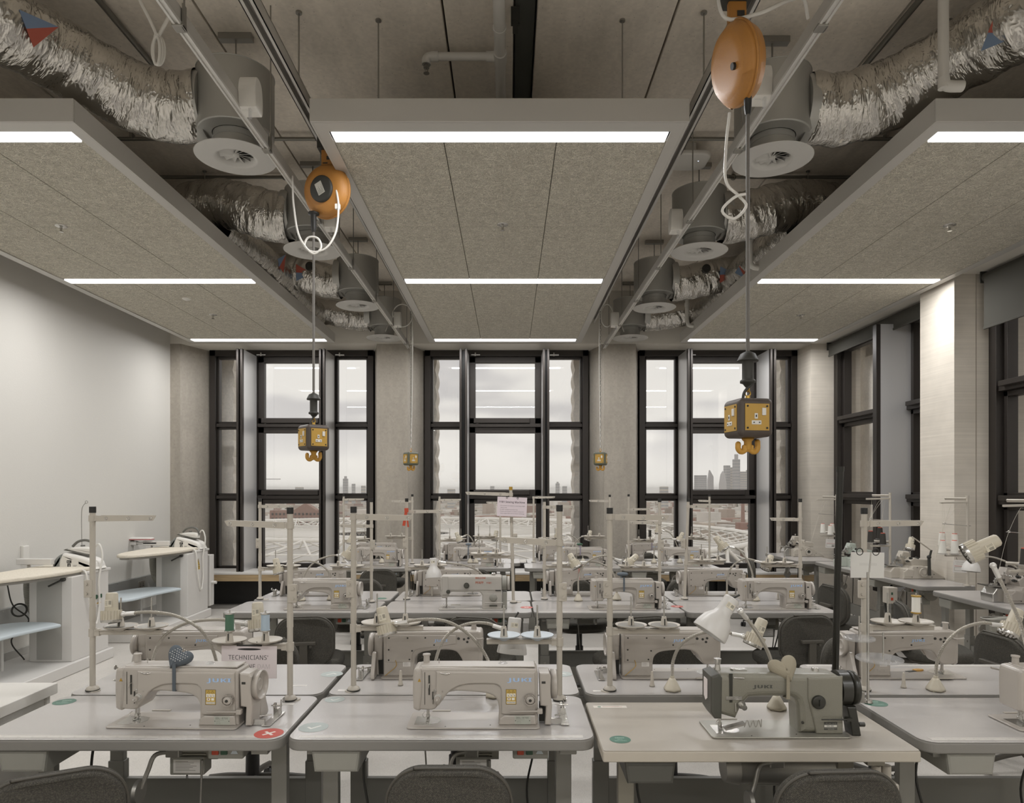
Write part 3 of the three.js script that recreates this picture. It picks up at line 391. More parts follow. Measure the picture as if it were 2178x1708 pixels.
  part('track_rail', [span(-0.017, -0.006, -0.004, 0.012, -9.5, 3.2, 0.002), span(0.006, 0.017, -0.004, 0.012, -9.5, 3.2, 0.002), span(-0.006, 0.006, 0.003, 0.012, -9.5, 3.2)], M.alu, tr);
  for (let d = 0.8; d < 9.4; d += 1.05) { part('track_clip', [box(0.046, 0.012, 0.05, 0, -0.004, -d, 0.003), box(0.006, 0.1, 0.03, 0.02, 0.04, -d)], M.zinc, tr); part('track_rod', rod([0.02, 0.06, -d], [0.02, SLAB - by, -d], 0.004, 6), M.zinc, tr); }
  // cable channel along the middle raft
  const cx = s < 0 ? -1.21 : 1.12, ch = thing('strut_channel', s < 0 ? 'grey steel channel above the left busbar, beside the middle raft' : 'grey steel channel above the right busbar, beside the middle raft', 'steel channel', [cx, EYE + 2.28, 0], 0, 'steel channels beside the middle raft');
  part('channel_web', span(-0.035, 0.035, 0.035, 0.04, -9.4, 3.2), M.raftFrame, ch); part('channel_side', span(-0.035, -0.03, -0.03, 0.04, -9.4, 3.2), M.raftFrame, ch); part('channel_side', span(0.03, 0.035, -0.03, 0.04, -9.4, 3.2), M.raftFrame, ch); part('channel_lip', [span(-0.035, -0.015, -0.03, -0.026, -9.4, 3.2), span(0.015, 0.035, -0.03, -0.026, -9.4, 3.2)], M.alu, ch);
  for (const d of [1.2, 2.6, 4.0, 5.6, 7.2, 8.8]) part('channel_rod', [rod([0, 0.03, -d], [0, SLAB - EYE - 2.28, -d], 0.005, 6), cyl(0.018, 0.018, 0.012, 0, SLAB - EYE - 2.286, -d, 'y', 10)], M.zinc, ch);
  // tap-off boxes on the track
  const taps = s < 0 ? [[3.55, 'near the corner of the frame'], [5.15, 'beside the orange cable reel'], [8.2, 'near the left pier']] : [[3.45, 'beside the orange cable reel'], [5.2, 'above the tied white flex'], [8.2, 'near the right pier']];
  for (const [d, l] of taps) { const t = thing('tap_off_box', `white plug box on the ${s < 0 ? 'left' : 'right'} power track ${l}`, 'junction box', [bx + (s < 0 ? 0.055 : -0.055), by + 0.07, -d], 0, 'plug boxes on the power tracks'); part('box_body', ext(smooth([[-0.05, -0.07], [0.045, -0.075], [0.055, 0.02], [0.03, 0.085], [-0.03, 0.09], [-0.055, 0.03], [-0.05, -0.07]], 4), 0.16, 0.008).rotateY(PI / 2).translate(-0.03 - 0.05, 0, 0).scale(0.55, 1, 1), M.whitePlastic, t); part('box_lever', box(0.012, 0.05, 0.02, 0.01, -0.095, 0.03), M.clearPlastic, t); part('rating_label', box(0.03, 0.0015, 0.05, -0.02, -0.0755, 0), M.whitePaper, t); }
  // conduits on the slab
  const cd = thing('conduit', s < 0 ? 'steel conduit crossing the slab above the left ducts' : 'steel conduit crossing the slab above the right ducts', 'conduit', [0, 0, 0], 0, 'steel conduits under the slab');
  const yc = SLAB - 0.03; part('conduit_pipe', rod([s * 4.1, yc - 0.02, -5.35], [s * 1.08, yc - 0.02, -5.35], 0.014, 10), M.conduit, cd); part('conduit_pipe', rod([s * 4.1, yc, -6.05], [s * 1.95, yc, -6.05], 0.014, 10), M.conduit, cd); part('conduit_elbow', [new THREE.SphereGeometry(0.026, 14, 10).translate(s * 1.95, yc, -6.05), rod([s * 1.95, yc, -6.05], [s * 1.85, yc - 0.06, -5.9], 0.016, 10)], M.conduit, cd);
  part('conduit_pipe', rod([s * 2.28, yc, 3], [s * 2.28, yc, -4.6], 0.018, 10), M.conduit, cd); for (const x of [1.3, 2.9, 3.7]) part('saddle', box(0.02, 0.04, 0.05, s * x, yc, -5.35), M.zinc, cd);
}
{ // sprinkler pipe down the middle with a branch
  const y = SLAB - 0.12, o = thing('sprinkler_pipe', 'white sprinkler pipe with a side branch running above the middle raft', 'pipe', [-0.055, y, 0]);
  part('main_pipe', rod([0, 0, 3], [0, 0, -9.3], 0.034, 20), M.pipeGrey, o); part('coupling', [cyl(0.041, 0.041, 0.09, 0, 0, -4.22, 'z', 20), cyl(0.039, 0.039, 0.02, 0, 0, -3.96, 'z', 20)], M.pipeGrey, o);
  part('branch_pipe', [rod([-0.03, 0, -4.22], [-0.42, 0, -4.22], 0.024, 16), cyl(0.03, 0.03, 0.05, -0.06, 0, -4.22, 'x', 16), cyl(0.03, 0.03, 0.04, -0.395, 0, -4.22, 'x', 16)], M.pipeGrey, o);
  part('elbow', tube([[-0.41, 0, -4.22], [-0.435, -0.004, -4.22], [-0.447, -0.02, -4.22], [-0.447, -0.05, -4.22]], 0.027, 12, 14), M.pipeGrey, o);
  part('sprinkler_head', [cyl(0.014, 0.018, 0.02, -0.447, -0.06, -4.22), rod([-0.436, -0.06, -4.22], [-0.442, -0.1, -4.22], 0.003), rod([-0.458, -0.06, -4.22], [-0.452, -0.1, -4.22], 0.003), cyl(0.018, 0.018, 0.003, -0.447, -0.102, -4.22)], M.zinc, o);
  part('pipe_bracket', [box(0.05, 0.1, 0.02, 0.09, 0.06, -3.95), box(0.03, 0.04, 0.12, 0.09, 0.02, -3.95)], M.dark, o);
}
{ const o = thing('drop_pipe', 'white vertical sprinkler riser beside the foil duct on the blind side', 'pipe', [2.26, 0, -3.62]); part('riser', [rod([0, RT, 0], [0, SLAB - 0.06, 0], 0.026, 16), cyl(0.032, 0.032, 0.05, 0, SLAB - 0.12, 0, 'y', 16)], M.pipeGrey, o); part('elbow', tube([[0, RT + 0.06, 0], [0.01, RT + 0.02, 0], [0.04, RT + 0.012, 0], [0.1, RT + 0.012, 0]], 0.028, 10, 12), M.pipeGrey, o); part('sprinkler_head', [cyl(0.018, 0.012, 0.03, 0, SLAB - 0.05, 0), cyl(0.016, 0.016, 0.003, 0, SLAB - 0.02, 0)], M.zinc, o); }
for (const [d, k] of [[6.35, 'nearer'], [8.6, 'farther']]) { const o = thing('drop_pipe', `white sprinkler drop hanging beside the ducts on the blind side, ${k} one`, 'pipe', [2.2, 0, -d]); part('riser', [rod([0, RT - 0.02, 0], [0, SLAB - 0.3, 0], 0.024, 14), cyl(0.03, 0.03, 0.05, 0, RT + 0.2, 0, 'y', 14)], M.pipeGrey, o); part('elbow', tube([[0, RT + 0.02, 0], [0.01, RT - 0.04, 0], [0.05, RT - 0.06, 0], [0.12, RT - 0.06, 0]], 0.025, 10, 12), M.pipeGrey, o); }
{ // wireless access point
  const o = thing('access_point', 'rounded square white access point on the slab beside the middle raft', 'access point', P(1467, 355, 5.55)); o.position.y = SLAB - 0.1;
  part('body', ext(rrect(0.29, 0.29, 0.08), 0.04, 0.014, 4).rotateX(PI / 2), M.whitePlastic, o); part('mount', box(0.08, 0.1, 0.08, 0, 0.05, 0), M.whitePlastic, o); part('status_light', cyl(0.004, 0.004, 0.002, 0.06, -0.041, 0.03), M.ledDot, o); part('cable_coil', [ring(0.04, 0.005, 24, 6).rotateX(1.2).translate(-0.2, 0, 0.1), ring(0.046, 0.005, 24, 6).rotateX(1.4).translate(-0.2, -0.012, 0.11)], M.dark, o);
}
// ---------------------------------------------------------------- orange reels and hanging power cubes
const reelTex = canvas(128, 96, (g, W, H) => { g.fillStyle = '#b9b6ac'; g.fillRect(0, 0, W, H); g.fillStyle = '#55534b'; for (let i = 0; i < 9; i++) g.fillRect(8, 8 + i * 9, 30 + (i * 37) % 60, 3); });
function reel(label, p, axis, seen) {
  const o = thing('cable_reel', label, 'cable reel', p, 0, 'orange cable reels'), R = 0.155, q = new THREE.Quaternion().setFromUnitVectors(new V3(0, 1, 0), axis.clone().normalize()), tr = (g) => g.applyQuaternion(q);
  part('reel_casing', tr(lathe([[0, -0.055], [0.09, -0.055], [0.13, -0.047], [R, -0.02], [R + 0.006, -0.006], [R - 0.004, 0], [R + 0.006, 0.006], [R, 0.02], [0.14, 0.048], [0.1, 0.06], [0, 0.062]], 48)), M.orange, o);
  part('reel_rim', tr(new THREE.TorusGeometry(R + 0.004, 0.008, 8, 56, PI * 1.75).rotateX(PI / 2)), M.orange, o);
  part('hub_cover', tr(lathe([[0, 0.082], [0.07, 0.08], [0.08, 0.07], [0.08, 0.055]], 32)), M.dark, o);
  part('hub_bolt', tr(cyl(0.014, 0.014, 0.012, 0.05, -0.06, 0.06)), M.black, o);
  const lb = decal('rating_label', reelTex, 0.075, 0.05, o, new V3(0.0, 0.0835, 0).applyQuaternion(q)); lb.quaternion.copy(q.clone().multiply(new THREE.Quaternion().setFromEuler(new THREE.Euler(-PI / 2, 0, PI / 2))));
  part('bracket', [box(0.075, 0.13, 0.03, 0, 0.2, 0, 0.006), box(0.06, 0.03, 0.06, 0, 0.15, 0, 0.005)], M.orange, o); part('bracket_bolt', [box(0.03, 0.022, 0.036, 0.012, 0.205, 0), box(0.03, 0.022, 0.036, -0.012, 0.165, 0)], M.dark, o); part('mount_plate', box(0.11, 0.07, 0.09, 0, 0.29, 0), M.dark, o);
  return o;
}
function cordGrip(o, y) { part('cord_grip', [lathe([[0.009, 0.05], [0.014, 0.04], [0.019, 0], [0.019, -0.03], [0.014, -0.045], [0.008, -0.07]], 16).translate(0, y, 0), cyl(0.032, 0.032, 0.008, 0, y + 0.045, 0)], M.rubber, o); }
const socketTex = canvas(256, 256, (g, W, H) => { g.fillStyle = '#b6903f'; g.fillRect(0, 0, W, H); g.fillStyle = '#2c2a22'; for (const [x, y] of [[32, 32], [224, 32], [32, 222], [224, 222]]) { g.beginPath(); g.arc(x, y, 9, 0, 7); g.fill(); } });
function cube(label, p, turn, dark, chain) {
  const o = thing('power_cube', label, 'power socket', p, turn, 'hanging power cubes'), s = 0.15;
  part('cube_body', box(s, s * 1.05, s, 0, 0, 0, 0.022, 4), dark ? M.cubeDark : M.cubeGreen, o);
  for (let k = 0; k < 4; k++) { const a = k * PI / 2, f = new THREE.Group(); f.name = 'socket_face'; o.add(f); f.rotation.y = a;
    const pl = box(0.104, 0.108, 0.004, 0, 0, s / 2 + 0.001); part('socket_plate', pl, M.socketPlate, f); const bl = []; for (const [x, y] of [[-0.042, 0.044], [0.042, 0.044], [-0.042, -0.044], [0.042, -0.044]]) bl.push(cyl(0.0042, 0.0042, 0.004, x, y, s / 2 + 0.003, 'z', 10)); part('screws', bl, M.black, f);
    part('socket', [box(0.013, 0.022, 0.004, -0.006, 0.004, s / 2 + 0.0035), box(0.042, 0.017, 0.004, -0.004, -0.022, s / 2 + 0.0035, 0.002)], M.whitePlastic, f); part('socket_slots', [box(0.004, 0.009, 0.002, -0.006, 0.004, s / 2 + 0.006), box(0.006, 0.004, 0.002, -0.016, -0.022, s / 2 + 0.006), box(0.006, 0.004, 0.002, 0.008, -0.022, s / 2 + 0.006)], M.black, f); part('rocker_switch', box(0.017, 0.03, 0.008, 0.028, 0.022, s / 2 + 0.004, 0.002), M.whitePlastic, f); }
  part('hook', [lathe([[0, 0], [0.027, 0], [0.02, -0.012], [0.016, -0.014], [0.015, -0.05], [0, -0.05]], 20).translate(0, -s * 0.525, 0), tube([[0, -0.12, 0], [-0.028, -0.137, 0], [-0.042, -0.125, 0], [-0.043, -0.105, 0]], 0.0115, 14, 10), tube([[0, -0.12, 0], [0.028, -0.137, 0], [0.042, -0.125, 0], [0.043, -0.095, 0]], 0.0115, 14, 10), new THREE.SphereGeometry(0.0115, 10, 8).translate(-0.043, -0.105, 0), new THREE.SphereGeometry(0.0115, 10, 8).translate(0.043, -0.095, 0), box(0.05, 0.03, 0.02, 0, -0.122, 0, 0.008, 2)], M.yellow, o);
  part('eyelet', [cyl(0.009, 0.011, 0.018, 0, s * 0.525 + 0.008, 0), ring(0.012, 0.003, 14, 6).translate(0, s * 0.525 + 0.026, 0), ring(0.011, 0.0028, 14, 6).rotateY(PI / 2).translate(0, s * 0.525 + 0.044, 0)], chain ? M.yellow : M.brass, o);
  if (!chain) { part('cord_bell', [lathe([[0, 0.2], [0.01, 0.2], [0.03, 0.19], [0.042, 0.165], [0.042, 0.158], [0.023, 0.158], [0.023, 0.085], [0.031, 0.08], [0.031, 0.07], [0.02, 0.066], [0.01, 0.052]], 24).translate(0, s * 0.525, 0)], M.dark, o); part('flex_tail', tube([[0.015, 0.145, 0.01], [-0.02, 0.11, 0.01], [-0.028, s * 0.525 - 0.005, 0.01]], 0.006, 14, 8), M.dark, o); }
  return o;
}
// right: near reel and cube
{ const d = 2.9, xr = (1567 - CX) * d / FOC, yr = EYE + (CY - 138) * d / FOC;
  const r = reel('orange cable reel seen edge-on beneath the right steel channel', [xr, yr, -d], new V3(0.9, 0.2, -0.15)); 
  const xc = (1587 - CX) * d / FOC, yc = EYE + (CY - 892) * d / FOC; const gx = xc - xr; part('outlet', [lathe([[0.012, 0.03], [0.03, 0.02], [0.03, 0.008], [0.017, 0.004], [0.015, -0.06], [0.01, -0.09]], 18).translate(gx, -0.13, 0.02), box(0.04, 0.05, 0.05, gx - 0.01, -0.1, 0.02)], M.black, r);
  part('pull_cord', rod([gx, -0.2, 0.02], [gx, yc + 0.28 - yr, 0.02], 0.0078, 10), M.cord, r); part('flex', tube([[-0.03, -0.2, 0], [-0.045, -0.35, 0], [-0.055, -0.52, 0.05], [0.0, -0.56, 0.03], [0.03, -0.6, 0.03], [-0.02, -0.65, 0.02], [-0.07, -0.62, 0.03], [-0.02, -0.57, 0.05], [0.02, -0.56, 0.05]], 0.006, 60, 8), M.whitePlastic, r);
  part('supply_flex', tube([[-0.05, 0.62, 0.02], [-0.09, 0.3, 0.03], [-0.06, 0.16, 0.05], [0.06, 0.17, 0.06], [0.22, 0.27, 0.0], [0.3, 0.31, -0.05], [0.34, 0.26, -0.1]], 0.0075, 50, 8), M.whitePlastic, r);
  cube('largest hanging power cube, dark with brass coloured socket plates', [xc, yc, -d + 0.02], 0.16, true); }
{ const d = 4.35, xr = (697 - CX) * d / FOC, yr = EYE + (CY - 408) * d / FOC;
  const r = reel('orange cable reel with its dark hub turned to the room', [xr, yr, -d], new V3(-0.35, -0.12, 0.93));
  const xc = (669 - CX) * d / FOC, yc = EYE + (CY - 932) * d / FOC, gx = xc - xr; part('outlet', [lathe([[0.012, 0.03], [0.034, 0.02], [0.034, 0.01], [0.018, 0.004], [0.017, -0.07], [0.01, -0.1]], 18).translate(gx, -0.16, 0.02)], M.black, r);
  part('pull_cord', rod([gx, -0.25, 0.02], [gx, yc + 0.28 - yr, 0.02], 0.0075, 10), M.cord, r);
  part('flex', tube([P(715, 400, d - 0.08), P(720, 440, d - 0.1), P(712, 500, d - 0.1), P(690, 530, d - 0.1), P(662, 535, d - 0.1), P(648, 522, d - 0.1), P(656, 505, d - 0.1), P(676, 507, d - 0.1), P(683, 526, d - 0.1), P(668, 540, d - 0.1), P(640, 510, d - 0.1), P(625, 440, d - 0.05), P(622, 375, d)].map((v) => v.sub(new V3(xr, yr, -d))), 0.0065, 120, 8), M.whitePlastic, r); part('flex_clip', box(0.03, 0.03, 0.02, 0.085, -0.13, 0.09), M.whitePlastic, r);
  cube('hanging power cube before the window nearest the white wall', [xc, yc, -d + 0.02], 0.72, true); }
for (const [px, chx, dark, turn, lab, cl] of [[874, 877, false, 0.6, 'small hanging power cube on a chain before the left pier', 'white loop of flex hanging from the left power track end'], [1277, 1275, false, -0.3, 'small hanging power cube on a chain before the right pier', 'white loop of flex hanging from the right power track end']]) {
  const d = 8.5, c = cube(lab, [(px - CX) * d / FOC, EYE + (CY - 976) * d / FOC, -d], turn, dark, true);
  const links = []; const y0 = 0.15, y1 = EYE + (CY - 660) * d / FOC - c.position.y; for (let y = y0, k = 0; y < y1; y += 0.034, k++) links.push(ring(0.011, 0.0035, 8, 5).scale(0.75, 1.7, 1).rotateY(k % 2 ? PI / 2 : 0).translate(0, y, 0)); part('chain', links, M.zinc, c);
  const f = thing('coiled_flex', cl, 'cable', [0, 0, 0]); const s = px < CX ? -1 : 1, lx = px < CX ? 856 : 1291, k = px < CX ? 1 : -1;
  const pts = []; for (let i = 0; i <= 26; i++) { const a = i / 26 * 4 * PI; pts.push(P(lx + 21 * (s < 0 ? 1 : 0.6) * Math.cos(a), 671 + 24 * Math.sin(a), d - 0.02 * i / 26)); } part('flex_loop', tube(pts, 0.007, 110, 6), M.whitePlastic, f); part('flex_drop', tube([P(chx, 660, d), P(chx + k * 0.5, 760, d), P(chx - k, 880, d), P(px, 958, d)], 0.006, 40, 6), M.whitePlastic, f); part('flex_feed', tube([P(lx - k * 20, 672, d), P(lx - k * 30, 690, d - 0.1), P(lx - k * 36, 705, d - 0.3)], 0.006, 16, 6), M.whitePlastic, f);
}
{ const f = thing('tied_flex', 'bundle of tied white flex hanging by the nearest left plug box', 'cable', [0, 0, 0]), d = 3.4; part('flex_bundle', [-1, 0, 1].map((k) => { const pts = []; for (let i = 0; i <= 16; i++) { const a = i / 16 * 2 * PI; pts.push(P(335 + k * 2 + (10 + k * 3) * Math.sin(a), 108 - 30 * Math.cos(a), d + k * 0.012)); } return tube(pts, 0.0075, 48, 8, true); }), M.whitePlastic, f); part('flex_feed', [tube([P(335, 78, d), P(318, 40, d), P(300, 5, d), P(280, -40, d)], 0.0085, 20, 8), tube([P(337, 78, d), P(352, 50, d), P(368, 22, d), P(384, 18, d)], 0.0085, 20, 8)], M.whitePlastic, f); part('tie', ring(0.014, 0.004, 14, 6).rotateX(PI / 2).translate(...P(335, 79, d).toArray()), M.whitePlastic, f); }
// ================================================================ printed matter
const warnTex = canvas(96, 144, (g, W, H) => { g.fillStyle = '#b89a4a'; g.fillRect(0, 0, W, H); g.strokeStyle = '#4a4026'; g.lineWidth = 3; g.strokeRect(2, 2, W - 4, H - 4); g.lineWidth = 2; for (const x of [30, 66]) { g.beginPath(); g.moveTo(x, 10); g.lineTo(x + 13, 32); g.lineTo(x - 13, 32); g.closePath(); g.stroke(); } g.fillStyle = '#e2ddd0'; for (let i = 0; i < 3; i++) g.fillRect(8 + i * 28, 40, 24, 32); g.fillRect(14, 80, 30, 24); g.fillRect(54, 80, 26, 24); g.fillRect(8, 116, 80, 20); g.fillStyle = '#7a4030'; g.fillRect(22, 86, 12, 10); g.fillStyle = '#555'; for (let i = 0; i < 3; i++) { g.fillRect(14 + i * 28, 48, 10, 4); g.fillRect(18 + i * 28, 58, 8, 8); } for (let i = 0; i < 6; i++) g.fillRect(13 + i * 13, 121, 7, 10); });
const plateTex = canvas(160, 90, (g, W, H) => { g.fillStyle = '#a9aba0'; g.fillRect(0, 0, W, H); g.fillStyle = '#6d6f66'; g.font = 'bold 26px monospace'; g.fillText('DDL-8700', 16, 30); g.fillRect(16, 40, 84, 2); g.font = '10px sans-serif'; g.fillText('MADE IN', 22, 62); g.fillText('JUKI CORP.', 22, 80); g.fillStyle = '#4d4d46'; for (const x of [10, 150]) { g.beginPath(); g.arc(x, 52, 5, 0, 7); g.fill(); } });
const oldPlateTex = canvas(160, 96, (g, W, H) => { g.fillStyle = '#4a4943'; g.fillRect(0, 0, W, H); g.fillStyle = '#c9c6bc'; g.fillRect(4, 36, W - 8, 26); g.fillRect(4, 62, W - 8, 2); g.fillStyle = '#8d8b82'; g.font = '18px monospace'; g.fillText('ER-JUL 10 Q', 22, 24); g.fillStyle = '#3c3b35'; g.font = 'bold 22px sans-serif'; g.fillText('DDL-555', 32, 57); g.fillStyle = '#b9b6ac'; g.font = '11px sans-serif'; g.fillText('TOKYO JUKI INDUSTRIAL CO. LTD', 4, 78); g.fillText('MADE IN JAPAN', 46, 91); });
const stickTex = canvas(128, 80, (g, W, H) => { g.fillStyle = '#d9d5cf'; g.fillRect(0, 0, W, H); g.fillStyle = '#8f8b84'; for (let i = 0; i < 7; i++) g.fillRect(10, 10 + i * 9, 60 + (i * 29) % 46, 3); });
const tickTex = canvas(128, 128, (g) => { g.fillStyle = '#a9b1ad'; g.fillRect(0, 0, 128, 128); g.strokeStyle = '#dcdcd6'; g.lineWidth = 11; g.beginPath(); g.moveTo(38, 62); g.lineTo(58, 82); g.lineTo(92, 44); g.stroke(); });
const crossTex = canvas(128, 128, (g) => { g.fillStyle = '#c05a50'; g.fillRect(0, 0, 128, 128); g.strokeStyle = '#e0d8d0'; g.lineWidth = 13; g.beginPath(); g.moveTo(42, 42); g.lineTo(86, 86); g.moveTo(86, 42); g.lineTo(42, 86); g.stroke(); });
const greenTex = canvas(128, 128, (g) => { g.fillStyle = '#47705f'; g.fillRect(0, 0, 128, 128); g.fillStyle = '#a8beb2'; g.font = 'bold 18px sans-serif'; g.textAlign = 'center'; g.fillText('GREEN', 64, 44); g.font = '15px sans-serif'; g.fillText('BEST', 64, 68); g.fillText('MACHINES', 64, 90); });
const rulerTex = canvas(1024, 32, (g, W, H) => { g.fillStyle = '#c9c5be'; g.fillRect(0, 0, W, H); g.fillStyle = '#a09b93'; for (let i = 0; i < 200; i++) g.fillRect(4 + i * 5.1, 2, 1.2, i % 10 === 0 ? 15 : i % 5 === 0 ? 11 : 7); g.font = '10px sans-serif'; for (let i = 0; i < 20; i++) g.fillText(String(i * 5), 6 + i * 51, 29); });
const techTex = canvas(512, 300, (g, W, H) => { g.fillStyle = '#d9cfce'; g.fillRect(0, 0, W, H); g.fillStyle = '#2f2c2a'; g.beginPath(); g.ellipse(256, 30, 110, 10, 0, 0, 7); g.fill(); g.fillStyle = '#4a4745'; g.font = '58px sans-serif'; g.fillText("TECHNICIANS'", 62, 128); g.fillText('MACHINE', 62, 212); g.fillStyle = '#bfb6b4'; g.fillText('DAM', 330, 212); });
const sewTex = canvas(512, 360, (g, W, H) => { g.fillStyle = '#d6c9cd'; g.fillRect(0, 0, W, H); g.fillStyle = '#43393e'; g.font = 'bold 50px sans-serif'; g.fillText('1181 Sewing Machine', 30, 110, 450); g.font = '21px sans-serif'; ['• This machine is for medium to semi-heavy weight', '   fabrics only.', '• Do NOT change the presser foot.', '• Thicker will be given to students using semi-', '   heavy weight fabrics & non-woven interlinings.'].forEach((t, i) => g.fillText(t, 40, 170 + i * 36, 440)); });
const noteTex = canvas(192, 160, (g, W, H) => { g.fillStyle = '#dad6d0'; g.fillRect(0, 0, W, H); g.fillStyle = '#8c8780'; g.font = '14px sans-serif'; g.fillText('Threading overlocker', 20, 30); g.fillText('4 thread overlock', 34, 56); g.fillStyle = '#b98c86'; g.fillRect(16, 74, 160, 9); g.fillStyle = '#a8a49d'; g.fillRect(16, 92, 160, 50); g.fillStyle = '#dad6d0'; g.fillRect(22, 98, 100, 38); g.fillStyle = '#6d6862'; g.fillRect(120, 122, 50, 14); });
const barTex = canvas(96, 64, (g, W, H) => { g.fillStyle = '#cfc8b6'; g.fillRect(0, 0, W, H); g.fillStyle = '#5b584f'; for (let i = 0; i < 14; i++) g.fillRect(52 + i * 2.6, 10, 1 + (i * 7) % 2, 34); for (let i = 0; i < 5; i++) g.fillRect(8, 12 + i * 9, 30, 2.5); });
const cautionTex = canvas(96, 144, (g, W, H) => { g.fillStyle = '#c6a54a'; g.fillRect(0, 90, W, 54); g.fillStyle = '#c9c5be'; g.fillRect(0, 0, W, 90); g.fillStyle = '#c6a54a'; g.strokeStyle = '#2f2c24'; g.lineWidth = 5; g.beginPath(); g.moveTo(48, 6); g.lineTo(90, 84); g.lineTo(6, 84); g.closePath(); g.fill(); g.stroke(); g.fillStyle = '#2f2c24'; g.fillRect(44, 30, 9, 30); g.fillRect(44, 66, 9, 9); g.font = 'bold 24px sans-serif'; g.fillText('Caution', 6, 114); g.fillRect(8, 122, 78, 4); g.fillRect(8, 131, 60, 4); });
const ironTex = canvas(160, 96, (g, W, H) => { g.fillStyle = '#d9d6cf'; g.fillRect(0, 0, W, H); g.fillStyle = '#2e2d2a'; g.fillRect(14, 8, 58, 34); g.fillRect(22, 46, 18, 44); g.fillRect(48, 46, 14, 44); g.fillRect(22, 46, 40, 12); g.fillStyle = '#d9d6cf'; g.font = 'bold 22px sans-serif'; g.fillText('5.5', 20, 33); g.fillStyle = '#7b7872'; g.fillRect(92, 66, 50, 5); g.fillRect(92, 76, 40, 5); });

// ================================================================ sewing machines (bed centre at the origin, operator side +z)
function wheel(r, w) { return lathe([[0, w * 0.3], [r * 0.28, w * 0.34], [r * 0.34, w * 0.55], [r * 0.42, w * 0.55], [r * 0.5, w * 0.2], [r * 0.82, w * 0.2], [r * 0.9, w * 0.8], [r * 0.97, w], [r, w * 0.85], [r, 0], [0, 0]], 36).rotateZ(-PI / 2); }
function needleGear(o, x, z = 0, y0 = 0.062) {
  part('needle_bar', [cyl(0.004, 0.004, y0 - 0.018, x, (y0 + 0.018) / 2, z, 'y', 10), cyl(0.006, 0.006, 0.01, x, 0.022, z, 'y', 10), cyl(0.001, 0.001, 0.014, x, 0.011, z, 'y', 6)], M.steel, o);
  part('presser_foot', [cyl(0.0035, 0.0035, y0 - 0.012, x + 0.002, (y0 + 0.012) / 2, z - 0.014, 'y', 10), box(0.012, 0.012, 0.012, x + 0.002, 0.018, z - 0.012, 0.002), box(0.011, 0.003, 0.034, x + 0.001, 0.0095, z + 0.004, 0.001), bar([x + 0.002, 0.018, z - 0.01], [x + 0.002, 0.01, z + 0.012], 0.007, 0.007)], M.steel, o);
  part('thread_guard', tube([[x - 0.01, 0.04, z + 0.01], [x - 0.018, 0.03, z + 0.014], [x - 0.01, 0.02, z + 0.016]], 0.0012, 8, 5), M.steel, o);
}
function machineBase(o, m, left = -0.238, right = 0.238) {
  part('bed', ext(rrect(right - left, 0.178, 0.014), 0.006, 0.002, 2).rotateX(-PI / 2).translate((left + right) / 2, 0, 0), m, o);
  part('needle_plate', ext([[-0.028, -0.045], [0.02, -0.045], [0.055, -0.03], [0.064, 0], [0.055, 0.03], [0.02, 0.045], [-0.028, 0.045]], 0.001).rotateX(-PI / 2).translate(-0.186, 0.006, 0.012), M.steel, o);
  part('bed_screws', [[-0.21, 0.035], [-0.1, 0.075], [0.06, 0.06], [-0.14, 0.02], [-0.135, 0.028]].map(([x, z]) => cyl(0.0025, 0.0025, 0.001, x, 0.0064, z, 'y', 8)), M.dark, o);
  part('finger_guard', box(0.07, 0.004, 0.014, -0.13, 0.008, -0.098, 0.001), M.ivory, o);
}
